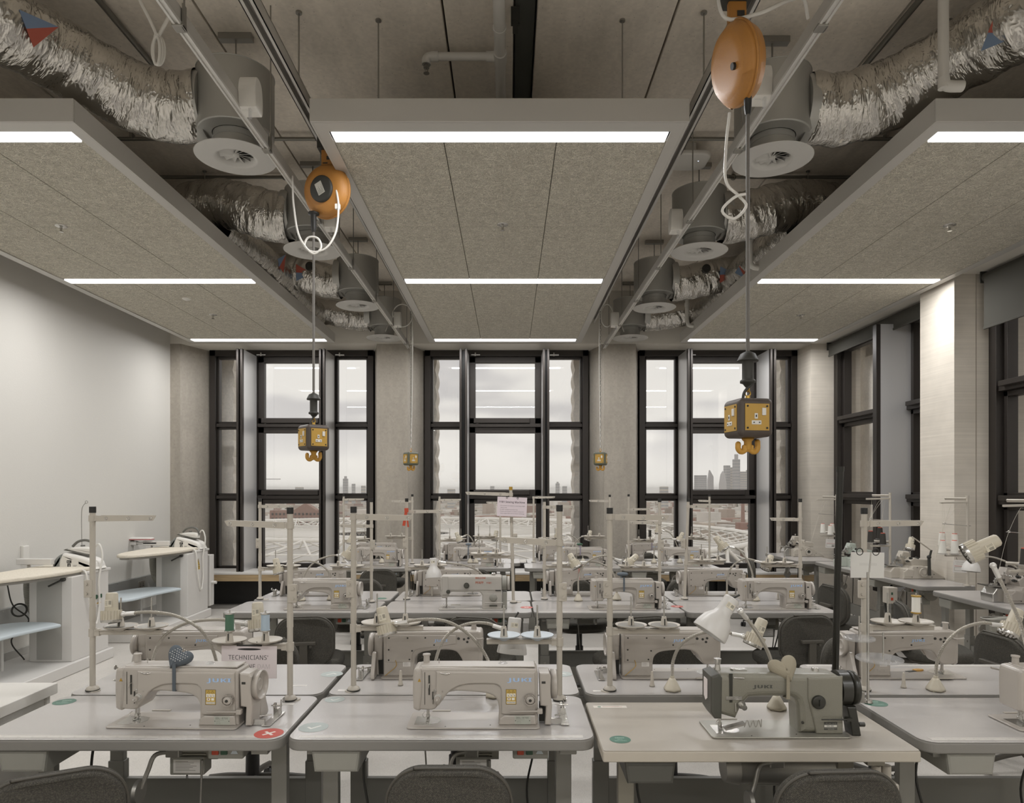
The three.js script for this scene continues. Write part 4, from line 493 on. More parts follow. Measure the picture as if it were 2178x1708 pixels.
function machine(o) {   // current drop-feed lockstitch head in cream enamel
  o.scale.y = 0.935;
  const m = M.machine; machineBase(o, m);
  const sil = smooth([[-0.19, 0.062], [-0.205, 0.075], [-0.212, 0.14], [-0.214, 0.2], [-0.204, 0.218], [-0.18, 0.224], [-0.05, 0.223], [0.1, 0.221], [0.21, 0.219], [0.229, 0.212]], 5).concat([[0.232, 0.2], [0.232, 0.004], [0.088, 0.004]]).concat(smooth([[0.09, 0.02], [0.09, 0.07], [0.082, 0.102], [0.055, 0.122], [0.0, 0.13], [-0.06, 0.133], [-0.098, 0.124], [-0.118, 0.1], [-0.13, 0.076], [-0.142, 0.063], [-0.16, 0.06]], 5));
  part('arm_casting', ext(sil, 0.108, 0.009, 3).translate(0, 0, -0.055), m, o);
  const up = [[-0.135, 0.212], [0.221, 0.209], [0.224, 0.05], [0.216, 0.046], [0.108, 0.046], [0.1, 0.05], [0.1, 0.135]].concat(smooth([[0.096, 0.15], [0.085, 0.16], [0.065, 0.164], [0.0, 0.164], [-0.045, 0.158], [-0.085, 0.136], [-0.112, 0.1], [-0.126, 0.08]], 4)).concat([[-0.135, 0.085]]);
  part('front_shell', ext(up, 0.014, 0.006, 3).translate(0, 0, 0.047), m, o);
  part('column_foot', ext([[0.09, 0.006], [0.226, 0.006], [0.223, 0.044], [0.11, 0.044], [0.094, 0.03]], 0.012, 0.005, 2).translate(0, 0, 0.049), m, o);
  part('top_cover', ext([[-0.19, -0.04], [0.222, -0.04], [0.222, 0.04], [-0.19, 0.04]], 0.006, 0.0025, 2).rotateX(-PI / 2).translate(0, 0.2215, 0), m, o);
  part('face_plate', [ext(smooth([[-0.012, 0.068], [-0.014, 0.15], [-0.01, 0.214], [0.01, 0.222], [0.022, 0.216], [0.024, 0.15], [0.016, 0.066], [0.0, 0.06], [-0.012, 0.068]], 4), 0.112, 0.012, 3).translate(-0.206, 0, -0.054)], m, o);
  part('face_seam', [box(0.0016, 0.125, 0.002, -0.176, 0.145, 0.0535)], M.dark, o);
  part('take_up_slot', box(0.005, 0.075, 0.004, -0.160, 0.158, 0.054), M.dark, o); part('take_up_lever', [box(0.006, 0.004, 0.012, -0.160, 0.165, 0.06), rod([-0.16, 0.165, 0.064], [-0.162, 0.15, 0.066], 0.002)], M.steel, o);
  part('guide_plate', [box(0.05, 0.014, 0.003, -0.118, 0.135, 0.056, 0.001), cyl(0.004, 0.004, 0.006, -0.112, 0.135, 0.058, 'z', 10), cyl(0.003, 0.003, 0.006, -0.135, 0.136, 0.058, 'z', 10)], M.steel, o);
  part('tension_dial', [cyl(0.013, 0.013, 0.004, -0.128, 0.113, 0.062, 'z', 20), cyl(0.0115, 0.0115, 0.004, -0.128, 0.113, 0.068, 'z', 20), cyl(0.0095, 0.008, 0.018, -0.128, 0.113, 0.08, 'z', 18), cyl(0.003, 0.003, 0.03, -0.128, 0.113, 0.082, 'z', 8)], M.alu, o); part('tension_knob', cyl(0.0105, 0.0095, 0.014, -0.128, 0.113, 0.083, 'z', 18), m, o);
  part('check_spring', [box(0.003, 0.03, 0.003, -0.147, 0.118, 0.056), rod([-0.145, 0.112, 0.058], [-0.146, 0.086, 0.058], 0.0012, 6)], M.dark, o);
  part('thread_post', [cyl(0.011, 0.012, 0.028, -0.178, 0.24, -0.02, 'y', 16), cyl(0.0145, 0.0145, 0.006, -0.178, 0.257, -0.02, 'y', 16)], m, o);
  part('thread_wire', [tube([[-0.12, 0.207, 0.062], [-0.1, 0.204, 0.066], [-0.085, 0.205, 0.06]], 0.0018, 10, 6), rod([-0.13, 0.222, 0], [-0.13, 0.246, 0], 0.0018)], M.steel, o);
  part('oil_window', [lathe([[0, 0.006], [0.01, 0.005], [0.017, 0.0], [0.02, -0.002]], 20).translate(0.105, 0.228, 0)], M.clearPlastic, o);
  needleGear(o, -0.172);
  const dial = []; for (let k = 0; k < 28; k++) dial.push(box(0.0028, 0.004, 0.02, 0, 0.0195, 0).rotateZ(k / 28 * 2 * PI).translate(0.203, 0.108, 0.074)); part('stitch_dial', [lathe([[0, 0.024], [0.012, 0.023], [0.017, 0.018], [0.0195, 0.002], [0.019, 0]], 32).rotateX(PI / 2).translate(0.203, 0.108, 0.061), ...dial], m, o); part('dial_screw', cyl(0.0055, 0.0055, 0.003, 0.203, 0.108, 0.085, 'z', 14), M.dark, o);
  part('reverse_lever', [rod([0.24, 0.061, 0.066], [0.128, 0.063, 0.076], 0.0042, 10, 0.003), box(0.02, 0.02, 0.02, 0.238, 0.06, 0.06, 0.004)], M.machineShade, o);
  part('belt_cover', [ext([[0.236, 0.206], [0.272, 0.204], [0.279, 0.19], [0.279, 0.118], [0.283, 0.078], [0.279, 0.004], [0.257, 0.004], [0.26, 0.075], [0.24, 0.078]], 0.085, 0.006, 2).translate(0, 0, -0.03), ext(smooth([[0.0, 0.0], [-0.075, 0.0], [-0.055, 0.06], [-0.03, 0.115], [0.0, 0.118]], 4), 0.018, 0.004).rotateY(-PI / 2).translate(0.281, 0.004, -0.03)], m, o); part('cover_window', [box(0.014, 0.009, 0.004, 0.252, 0.168, 0.0545, 0.001)], M.dark, o);
  part('belt', box(0.02, 0.07, 0.03, 0.248, 0.04, 0), M.dark, o);
  part('handwheel', wheel(0.056, 0.022).translate(0.28, 0.148, 0.002), m, o);
  const tx = part('brand_lettering', text('JUKI', 0.0145, 0.088, 0.0022).translate(0.165, 0.178, 0.0602), M.blueText, o, 'pale blue lettering');
  decal('warning_label', warnTex, 0.038, 0.058, o, [0.135, 0.115, 0.0618], [0, 0, 0], 'ochre warning label'); decal('name_plate', plateTex, 0.058, 0.032, o, [0.176, 0.026, 0.0618], [0, 0, 0], 'grey name plate', 0.35);
  part('warning_triangle', ext([[-0.006, 0], [0.006, 0], [0, 0.013]], 0.0006).translate(-0.195, 0.172, 0.0585), M.brass, o);
  // back side
  const back = [[-0.1, 0.205], [0.218, 0.205], [0.218, 0.075], [0.1, 0.075]].concat(smooth([[0.1, 0.11], [0.086, 0.132], [0.06, 0.142], [0.02, 0.146], [-0.02, 0.15], [-0.06, 0.158], [-0.1, 0.164]], 3));
  part('back_plate', ext(back, 0.005, 0.002, 2).translate(0, 0, -0.0595), m, o);
  part('back_screws', [[0.205, 0.192], [0.12, 0.192], [0.04, 0.193], [-0.05, 0.19], [0.206, 0.135], [0.206, 0.085], [0.112, 0.088], [0.1, 0.13], [0.0, 0.158]].map(([x, y]) => cyl(0.0038, 0.0038, 0.002, x, y, -0.0602, 'z', 10)), M.dark, o);
  part('back_ports', [[-0.135, 0.185], [-0.155, 0.19], [-0.15, 0.172], [-0.11, 0.188]].map(([x, y], i) => cyl(i === 3 ? 0.007 : 0.0055, 0.0055, 0.003, x, y, -0.0558, 'z', 12)), M.dark, o);
  part('back_lettering', text('JUKI', 0.012, 0.062, 0.002).rotateY(PI).translate(-0.03, 0.178, -0.0588), M.blueText, o, 'pale blue lettering'); part('embossed_lettering', text('JUKI', 0.016, 0.1, 0.0012).rotateY(PI).translate(0.16, 0.03, -0.055), m, o);
  decal('data_label', stickTex, 0.034, 0.022, o, [0.125, 0.064, -0.0562], [0, PI, 0], 'white data label'); part('oil_tag', [tube([[0.175, 0.085, -0.062], [0.17, 0.06, -0.066], [0.2, 0.03, -0.07], [0.22, 0.012, -0.07]], 0.0016, 14, 5)], M.brass, o);
  part('lifter_lever', [tube([[-0.19, 0.19, -0.055], [-0.2, 0.19, -0.075], [-0.225, 0.195, -0.082]], 0.004, 10, 8)], M.machineShade, o);
  part('bobbin_winder', [box(0.03, 0.004, 0.16, 0.33, 0.003, -0.03, 0.001), box(0.018, 0.03, 0.02, 0.33, 0.02, -0.06), cyl(0.012, 0.012, 0.006, 0.323, 0.045, -0.06, 'x', 16), rod([0.31, 0.045, -0.06], [0.35, 0.045, -0.06], 0.003), rod([0.335, 0.005, -0.09], [0.335, 0.06, -0.09], 0.0025), cyl(0.011, 0.011, 0.003, 0.345, 0.058, -0.09, 'x', 14), box(0.04, 0.02, 0.012, 0.3, 0.012, 0.03), rod([0.295, 0.03, 0.02], [0.335, 0.03, 0.0], 0.003)], M.steel, o);
  return o;
}
function oldMachine(o) {   // olive grey older head
  const m = M.oldMachine, k = M.oldBlack; machineBase(o, S(0x9a978c, 0.3, 0.4));
  const sil = [[-0.145, 0.055], [-0.215, 0.075], [-0.215, 0.195], [-0.2, 0.214], [0.2, 0.21], [0.222, 0.198], [0.222, 0.006], [0.075, 0.006], [0.07, 0.1]].concat(smooth([[0.064, 0.12], [0.05, 0.13], [0.02, 0.132], [-0.05, 0.132], [-0.1, 0.128]], 4)).concat([[-0.125, 0.1]]);
  part('arm_casting', ext(sil, 0.11, 0.022, 4).translate(0, 0, -0.055), m, o); part('column_front', ext([[0.13, 0.006], [0.222, 0.006], [0.222, 0.205], [0.1, 0.2], [0.1, 0.13]], 0.018, 0.006, 3).translate(0, 0, 0.042), m, o);
  part('face_plate', [ext([[-0.03, 0.08], [-0.016, 0.058], [0.008, 0.058], [0.01, 0.2], [-0.002, 0.214], [-0.03, 0.205]], 0.115, 0.008, 3).translate(-0.205, 0, -0.055)], M.darkPlastic, o); part('face_badge', ext([[-0.02, -0.03], [0.0, -0.042], [0.02, -0.03], [0.02, 0.035], [-0.02, 0.035]], 0.002).rotateY(-PI / 2).translate(-0.236, 0.15, 0.0), M.paper, o);
  part('take_up_slot', ext([[-0.005, -0.05], [0.005, -0.05], [0.006, 0.05], [-0.006, 0.05]], 0.004).translate(-0.165, 0.165, 0.053), k, o); part('thread_post', [cyl(0.008, 0.011, 0.02, -0.195, 0.224, 0, 'y', 14), cyl(0.013, 0.01, 0.02, -0.195, 0.244, 0, 'y', 14)], M.steel, o); part('top_fittings', [box(0.05, 0.005, 0.03, -0.12, 0.215, 0, 0.001), cyl(0.01, 0.01, 0.004, -0.14, 0.217, 0), cyl(0.012, 0.014, 0.012, 0.15, 0.214, 0), rod([-0.155, 0.2, 0.055], [-0.12, 0.2, 0.06], 0.003)], M.steel, o);
  part('guide_plate', [box(0.055, 0.012, 0.003, -0.155, 0.13, 0.056), cyl(0.006, 0.006, 0.006, -0.135, 0.131, 0.058, 'z', 10)], M.steel, o); part('tension_dial', [cyl(0.014, 0.014, 0.006, -0.13, 0.108, 0.06, 'z', 18), cyl(0.008, 0.007, 0.024, -0.13, 0.107, 0.075, 'z', 14), cyl(0.0095, 0.0095, 0.01, -0.13, 0.107, 0.087, 'z', 14), rod([-0.15, 0.115, 0.06], [-0.15, 0.085, 0.062], 0.002)], M.steel, o);
  needleGear(o, -0.186); part('binder_attachment', [bar([-0.18, 0.016, 0.03], [-0.11, 0.035, 0.03], 0.03, 0.006), tube([[-0.11, 0.02, 0.03], [-0.1, 0.045, 0.03], [-0.09, 0.02, 0.03], [-0.08, 0.045, 0.03], [-0.07, 0.02, 0.03], [-0.06, 0.045, 0.03], [-0.052, 0.02, 0.03], [-0.05, 0.048, 0.03]], 0.0014, 60, 5)], M.steel, o);
  part('stitch_dial', [lathe([[0, 0.014], [0.02, 0.012], [0.0235, 0.008], [0.0235, 0]], 30).rotateX(PI / 2).translate(0.135, 0.118, 0.06)], k, o); part('dial_ridge', box(0.004, 0.022, 0.006, 0.135, 0.118, 0.076), k, o);
  part('reverse_lever', [rod([0.24, 0.06, 0.07], [0.14, 0.062, 0.076], 0.0035, 8, 0.002), box(0.02, 0.01, 0.02, 0.238, 0.06, 0.064)], k, o);
  part('pulley_guard', [cyl(0.062, 0.062, 0.035, 0.242, 0.15, 0, 'x', 36), ext([[0.235, 0.1], [0.268, 0.1], [0.285, 0.0], [0.255, 0.0], [0.245, 0.06]], 0.06, 0.004).translate(0, 0, 0)], k, o); part('handwheel', wheel(0.06, 0.026).translate(0.262, 0.15, 0), k, o); part('wheel_screw', cyl(0.008, 0.008, 0.02, 0.3, 0.03, 0.03, 'x', 10), k, o);
  part('brand_lettering', text('JUKI', 0.011, 0.068).translate(-0.055, 0.168, 0.0555), M.darkText, o, 'dark lettering'); decal('name_plate', oldPlateTex, 0.046, 0.028, o, [0.178, 0.035, 0.0606], [0, 0, 0], 'dark name plate', 0.35);
  part('lock_screw', cyl(0.005, 0.005, 0.003, 0.083, 0.045, 0.056, 'z', 10), k, o);
  return o;
}
function boxMachine(o) {   // squared head with red lettering
  const m = M.pfaff; machineBase(o, m);
  part('arm_casting', ext([[-0.225, 0.105], [-0.225, 0.228], [-0.215, 0.236], [0.2, 0.236], [0.21, 0.228], [0.21, 0.006], [0.07, 0.006], [0.07, 0.1], [0.062, 0.116], [0.05, 0.124], [-0.15, 0.124], [-0.17, 0.1], [-0.18, 0.08], [-0.215, 0.08]], 0.13, 0.008, 3).translate(0, 0, -0.065), m, o);
  part('arm_band', [box(0.43, 0.085, 0.004, -0.01, 0.182, 0.066, 0.001), box(0.13, 0.105, 0.004, 0.142, 0.06, 0.066, 0.001)], m, o); part('head_cover', box(0.04, 0.13, 0.006, -0.192, 0.17, 0.068, 0.002), m, o);
  part('tension_dial', [cyl(0.02, 0.02, 0.012, -0.04, 0.172, 0.073, 'z', 24), cyl(0.012, 0.012, 0.02, -0.04, 0.172, 0.082, 'z', 18)], M.darkPlastic, o); part('side_dial', [cyl(0.014, 0.014, 0.008, -0.17, 0.128, 0.073, 'z', 20), cyl(0.008, 0.008, 0.016, -0.17, 0.128, 0.08, 'z', 14)], M.darkPlastic, o);
  part('stitch_dial', lathe([[0, 0.014], [0.018, 0.012], [0.027, 0.006], [0.028, 0]], 30).rotateX(PI / 2).translate(0.15, 0.085, 0.068), M.greyPlastic, o); part('knee_plate', box(0.055, 0.012, 0.006, 0.15, 0.028, 0.07, 0.002), M.darkPlastic, o); part('reverse_lever', rod([0.22, 0.05, 0.075], [0.09, 0.05, 0.078], 0.0035), m, o);
  needleGear(o, -0.19, 0, 0.08); part('motor_cover', [cyl(0.055, 0.055, 0.03, 0.228, 0.18, 0, 'x', 32), box(0.035, 0.12, 0.1, 0.23, 0.06, -0.01, 0.006)], M.greyPlastic, o); part('handwheel', wheel(0.05, 0.024).translate(0.243, 0.18, 0), m, o);
  part('thread_pins', [rod([-0.02, 0.236, 0], [-0.02, 0.268, 0], 0.003), box(0.03, 0.016, 0.02, 0.15, 0.246, 0, 0.004)], M.steel, o);
  part('dealer_lettering', text('BELLOW', 0.0125, 0.072).translate(0.06, 0.225, 0.068), M.redText, o, 'red lettering'); part('brand_lettering', text('PFAFF', 0.0165, 0.056).translate(0.052, 0.192, 0.068), M.redText, o, 'red lettering'); part('model_lettering', text('1181', 0.012, 0.034).translate(0.118, 0.19, 0.068), M.redText, o, 'red numerals'); part('model_strip', box(0.04, 0.008, 0.002, 0.185, 0.136, 0.067), M.dark, o);
  return o;
}
// ================================================================ workstation table (top centre at the origin of x and z, operator side +z)
const TT = EYE - 0.852, TW = 1.06, TD = 0.51;
const roundSlab = (w, d, r, t, y, bev = 0.004) => ext(rrect(w, d, r), t, bev, 2).rotateX(-PI / 2).translate(0, y, 0);
function table(o, w = TW, d = TD, old = false) {
  if (!old) { part('table_edge', roundSlab(w, d, 0.055, 0.038, TT - 0.04, 0.006), M.tableEdge, o); part('table_top', roundSlab(w - 0.006, d - 0.006, 0.052, 0.002, TT - 0.002, 0.0008), M.tableTop, o); }
  else { part('table_edge', box(w, 0.037, d, 0, TT - 0.0205, 0, 0.006, 2), M.oldEdge, o); part('table_top', roundSlab(w - 0.004, d - 0.004, 0.01, 0.002, TT - 0.002, 0.0008), M.oldTop, o); }
  const s = old ? S(0x8e897c, 0.5, 0.2) : M.tableSteel, L = old ? 0.4 : 0.44;
  for (const x of [-L, L]) { part('leg', [box(0.06, 0.38, 0.035, x, TT - 0.04 - 0.19, -0.02, 0.004), box(0.072, 0.36, 0.045, x, 0.23, -0.02, 0.004)], s, o); part('foot', box(0.07, 0.05, d * 0.98, x, 0.03, -0.01, 0.006), s, o); part('top_bracket', box(0.06, 0.03, d * 0.8, x, TT - 0.055, 0, 0.003), s, o); part('leg_bolt', cyl(0.009, 0.009, 0.006, x, 0.36, 0.005, 'z', 12), M.zinc, o); }
  part('cross_beam', box(2 * L - 0.06, 0.12, 0.03, 0, 0.27, -0.02, 0.003), s, o);
  part('pedal', [box(0.22, 0.018, 0.16, 0.1, 0.08, -0.08, 0.004), rod([-L, 0.08, -0.1], [L, 0.08, -0.1], 0.008)], s, o);
  part('drawer_tray', ext([[-0.075, 0], [0.075, 0], [0.085, 0.075], [-0.085, 0.075]], 0.3, 0.01, 2).translate(-0.36, TT - 0.118, -0.06), old ? M.darkPlastic : M.greyPlastic, o);
  part('oil_pan', [ext([[-0.06, 0], [0.06, 0], [0.075, 0.03], [-0.075, 0.03]], 0.17, 0.006).translate(-0.12, TT - 0.072, -0.06), box(0.26, 0.016, 0.2, 0.12, TT - 0.05, 0, 0.003)], M.greyPlastic, o);
  const mo = [cyl(0.06, 0.06, 0.15, 0.12, TT - 0.12, -0.05, 'x', 28), box(0.1, 0.05, 0.1, 0.12, TT - 0.065, -0.05, 0.004)]; for (let k = 0; k < 6; k++) mo.push(box(0.1, 0.005, 0.125, 0.12, TT - 0.155 + k * 0.013, -0.05)); part('motor', mo, M.motor, o);
  part('motor_box', box(0.13, 0.07, 0.07, 0.1, TT - 0.185, -0.02, 0.006), M.greyPlastic, o); decal('motor_label', stickTex, 0.1, 0.05, o, [0.1, TT - 0.185, 0.0158], [0, 0, 0], 'pale data label');
  if (!old) { part('switch_box', box(0.125, 0.055, 0.05, 0.31, TT - 0.07, 0.15, 0.006), M.greyPlastic, o); const off = part('stop_button', box(0.024, 0.026, 0.01, 0.275, TT - 0.068, 0.176, 0.003), M.red, o, 'red stop button'); part('start_button', box(0.024, 0.026, 0.008, 0.306, TT - 0.068, 0.176, 0.003), M.green, o, 'dark green start button'); part('hazard_mark', ext([[-0.013, -0.01], [0.013, -0.01], [0, 0.012]], 0.0015).translate(0.342, TT - 0.068, 0.175), M.paleBlue, o); }
  part('knee_lifter', [tube([[0.1, TT - 0.09, 0.12], [0.04, TT - 0.1, 0.13], [0.02, TT - 0.15, 0.14], [0.0, TT - 0.21, 0.15]], 0.008, 20, 8), cyl(0.042, 0.042, 0.014, -0.005, TT - 0.22, 0.155, 'x', 24), box(0.05, 0.05, 0.03, 0.1, TT - 0.085, 0.115, 0.004)], M.zinc, o);
  part('treadle_rod', rod([0.16, TT - 0.16, 0.02], [0.12, 0.09, -0.03], 0.004, 8), M.zinc, o); part('cable', tube([[-0.3, TT - 0.05, -0.1], [-0.34, TT - 0.25, -0.12], [-0.31, 0.3, -0.1], [-0.36, 0.02, -0.14]], 0.005, 24, 6), M.dark, o);
  part('thread_stand_socket', cyl(0.022, 0.022, 0.004, 0.44, TT + 0.002, -0.2, 'y', 16), M.ivory, o);
  return o;
}
function roundSticker(o, t, x, z, r, label) { const g = new THREE.CircleGeometry(r, 28), m = new THREE.MeshStandardMaterial({ map: t, roughness: 0.45 }); const s = mesh('sticker', g, m, o); s.rotation.x = -PI / 2; s.position.set(x, TT + 0.0006, z); s.userData.label = label; }
// ================================================================ task chair (backrest towards +z, centre at the origin)
function chair(o) {
  const cushion = (w, h, t, r, bow) => { const g = ext(rrect(w, h, r), t, t * 0.42, 4, 8).translate(0, 0, -t / 2), p = g.attributes.position; for (let i = 0; i < p.count; i++) { const x = p.getX(i); p.setZ(i, p.getZ(i) - bow * (x * x) / (w * w / 4)); } g.computeVertexNormals(); return g; };
  part('backrest', cushion(0.38, 0.335, 0.05, 0.12, 0.03).translate(0, 0.63, 0.2), M.fabric, o); part('backrest_shell', cushion(0.366, 0.32, 0.022, 0.115, 0.03).translate(0, 0.63, 0.225), M.fabric, o); part('piping', (() => { const s = rrect(0.376, 0.33, 0.119), pts = s.getPoints(10).map((p) => new V3(p.x, 0.63 + p.y, 0.214 - 0.03 * p.x * p.x / 0.0361)); return tube(pts.slice(0, -1), 0.005, 120, 6, true); })(), M.chairPlastic, o);
  part('back_support', [box(0.05, 0.28, 0.022, 0, 0.5, 0.252, 0.004), box(0.15, 0.022, 0.028, 0, 0.63, 0.25, 0.005), tube([[0, 0.42, 0.25], [0, 0.385, 0.22], [0, 0.38, 0.05]], 0.02, 14, 8), cyl(0.008, 0.008, 0.02, 0.045, 0.612, 0.262, 'z', 10)], M.chairPlastic, o);
  part('seat', (() => { const g = ext(rrect(0.46, 0.44, 0.15), 0.075, 0.03, 4, 8).rotateX(-PI / 2); return g.translate(0, 0.415, -0.03); })(), M.fabric, o); part('seat_pan', ext(rrect(0.4, 0.38, 0.12), 0.03, 0.01).rotateX(-PI / 2).translate(0, 0.392, -0.03), M.chairPlastic, o);
  part('gas_column', [cyl(0.025, 0.025, 0.2, 0, 0.29, 0, 'y', 16), cyl(0.034, 0.036, 0.14, 0, 0.17, 0, 'y', 16)], M.black, o);
  for (let k = 0; k < 5; k++) { const a = k / 5 * 2 * PI + 0.3, c = Math.cos(a), s = Math.sin(a); part('base_arm', tube([[0.02 * c, 0.115, 0.02 * s], [0.15 * c, 0.1, 0.15 * s], [0.27 * c, 0.075, 0.27 * s]], 0.016, 10, 8), M.chairPlastic, o); part('caster', [cyl(0.026, 0.026, 0.016, 0, 0.026, 0.014, 'z', 16), cyl(0.026, 0.026, 0.016, 0, 0.026, -0.014, 'z', 16), cyl(0.006, 0.006, 0.05, 0, 0.05, 0)].map((g) => g.rotateY(-a + 1.1).translate(0.275 * c, 0, 0.275 * s)), M.black, o); }
  return o;
}
// ================================================================ thread stand: pole, two arms, two spool seats
function stand(label, x, d, H, o2 = {}) {
  const o = thing('thread_stand', label, 'thread stand', [x, TT + 0.003, -d], 0, 'thread stands'), { dir = 1, up = 0.72, low = 0.235, lowLen = 0.28, tilt = 0.0, upLen = 0.27, cap = M.black, dish = M.ivory, yaw = 0, joint = true, lean = 0, seats = [0.12, 0.25] } = o2;
  part('pole', [rod([0, 0, 0], [lean, H, 0], 0.0115, 16), cyl(0.0128, 0.0128, 0.06, lean * 0.42, H * 0.42, 0, 'y', 16)], M.ivory, o); part('cap', cyl(0.0135, 0.0135, 0.026, lean, H - 0.005, 0, 'y', 16), cap, o); part('foot_collar', lathe([[0.012, 0.02], [0.024, 0.012], [0.026, 0.004], [0.026, 0]], 20), M.ivory, o); part('foot_ring', cyl(0.028, 0.028, 0.004, 0, 0.002, 0), M.dark, o);
  if (joint) part('clamp', [box(0.034, 0.075, 0.016, -0.012 * dir, H * 0.56, 0.008, 0.003), cyl(0.006, 0.006, 0.01, -0.016 * dir, H * 0.56 + 0.02, 0.018, 'z', 8), cyl(0.006, 0.006, 0.01, -0.016 * dir, H * 0.56 - 0.02, 0.018, 'z', 8)], M.ivory, o);
  const turnG = (g) => g.rotateY(yaw * dir), px = lean * up / H;
  const arm = [ext([[0.02, -0.013], [upLen, -0.009], [upLen + 0.012, 0.008], [upLen + 0.012, 0.012], [0.02, 0.012]], 0.003).translate(0, 0, 0.0066), box(upLen - 0.034, 0.002, 0.018, upLen / 2 + 0.022, 0.0125, -0.003)].map((g) => turnG(g.rotateZ(tilt).scale(dir, 1, 1)));
  for (const g of arm) if (dir < 0) flipFaces(g);
  part('guide_arm', arm.map((g) => g.translate(px, up, 0)), M.ivory, o); part('guide_collar', [cyl(0.0155, 0.0155, 0.026, px, up, 0, 'y', 16), box(0.03, 0.02, 0.016, px + dir * 0.018, up, 0)], M.ivory, o);
  for (const f of [0.24, 0.6, 0.96]) part('eyelet', turnG(ring(0.0055, 0.002, 12, 6).translate(dir * upLen * f, tilt * upLen * f, 0.01)).translate(px, up, 0), M.steel, o);
  const lx = lean * low / H, b = [box(lowLen, 0.02, 0.014, dir * (lowLen / 2 + 0.015), 0, 0, 0.003), box(lowLen, 0.003, 0.03, dir * (lowLen / 2 + 0.015), 0.01, 0)].map(turnG); part('spool_arm', b.map((g) => g.translate(lx, low, 0)), M.ivory, o); part('spool_collar', [cyl(0.0155, 0.0155, 0.034, lx, low, 0, 'y', 16), box(0.034, 0.028, 0.02, lx + dir * 0.016, low, 0)].map((g) => g), M.ivory, o);
  o.userData.seats = undefined; delete o.userData.seats; const seatPos = [];
  for (const s of seats) { const v = new V3(dir * s * lowLen / 0.28, 0, 0).applyAxisAngle(new V3(0, 1, 0), yaw * dir).add(new V3(lx, low + 0.012, 0)); seatPos.push(v.clone().add(o.position));
    const dsh = part('spool_dish', lathe([[0, 0.006], [0.03, 0.007], [0.062, 0.014], [0.066, 0.018], [0.067, 0.016], [0.062, 0.011], [0.03, 0.003], [0.012, -0.008], [0, -0.008]], 32).translate(v.x, v.y, v.z), dish, o); if (dish === M.ivory && o2.pad) part('foam_pad', cyl(0.056, 0.056, 0.003, v.x, v.y + 0.0135, v.z, 'y', 28), M.zinc, dsh);
    part('spool_cone', [lathe([[0.016, 0.006], [0.014, 0.022], [0.0095, 0.05], [0.004, 0.05]], 16).translate(v.x, v.y, v.z)], M.ivory, o); part('cone_slot', box(0.005, 0.03, 0.002, v.x, v.y + 0.027, v.z + 0.0138), M.dark, o); part('spool_pin', rod([v.x, v.y + 0.045, v.z], [v.x, v.y + 0.135, v.z], 0.0032, 8), M.steel, o); }
  return [o, seatPos];
}
function flipFaces(g) { const n = g.attributes.normal, p = g.attributes.position, u = g.attributes.uv; if (g.index) { const ix = g.index.array; for (let i = 0; i < ix.length; i += 3) { const t = ix[i]; ix[i] = ix[i + 1]; ix[i + 1] = t; } } else for (const a of [p, n, u]) for (let i = 0; i < a.count; i += 3) for (let c = 0; c < a.itemSize; c++) { const k = a.getComponent(i, c); a.setComponent(i, c, a.getComponent(i + 1, c)); a.setComponent(i + 1, c, k); } return g; }
const spoolGeo = lathe([[0, 0], [0.0175, 0], [0.0185, 0.004], [0.017, 0.008], [0.0165, 0.06], [0.017, 0.066], [0.015, 0.072], [0, 0.072]], 20), coneGeo = lathe([[0, 0], [0.033, 0], [0.033, 0.004], [0.031, 0.008], [0.024, 0.108], [0.021, 0.112], [0, 0.112]], 24);
function spool(label, pos, m, big, ends, group = 'thread spools') { const s = thing('thread_spool', label, 'thread spool', pos, 0, group); part('thread_winding', big ? coneGeo : spoolGeo, m, s); part('spool_core', big ? [cyl(0.02, 0.022, 0.006, 0, 0.113, 0, 'y', 18)] : [cyl(0.02, 0.02, 0.005, 0, 0.002, 0, 'y', 18), cyl(0.0195, 0.0195, 0.005, 0, 0.072, 0, 'y', 18)], ends ?? m, s); return s; }
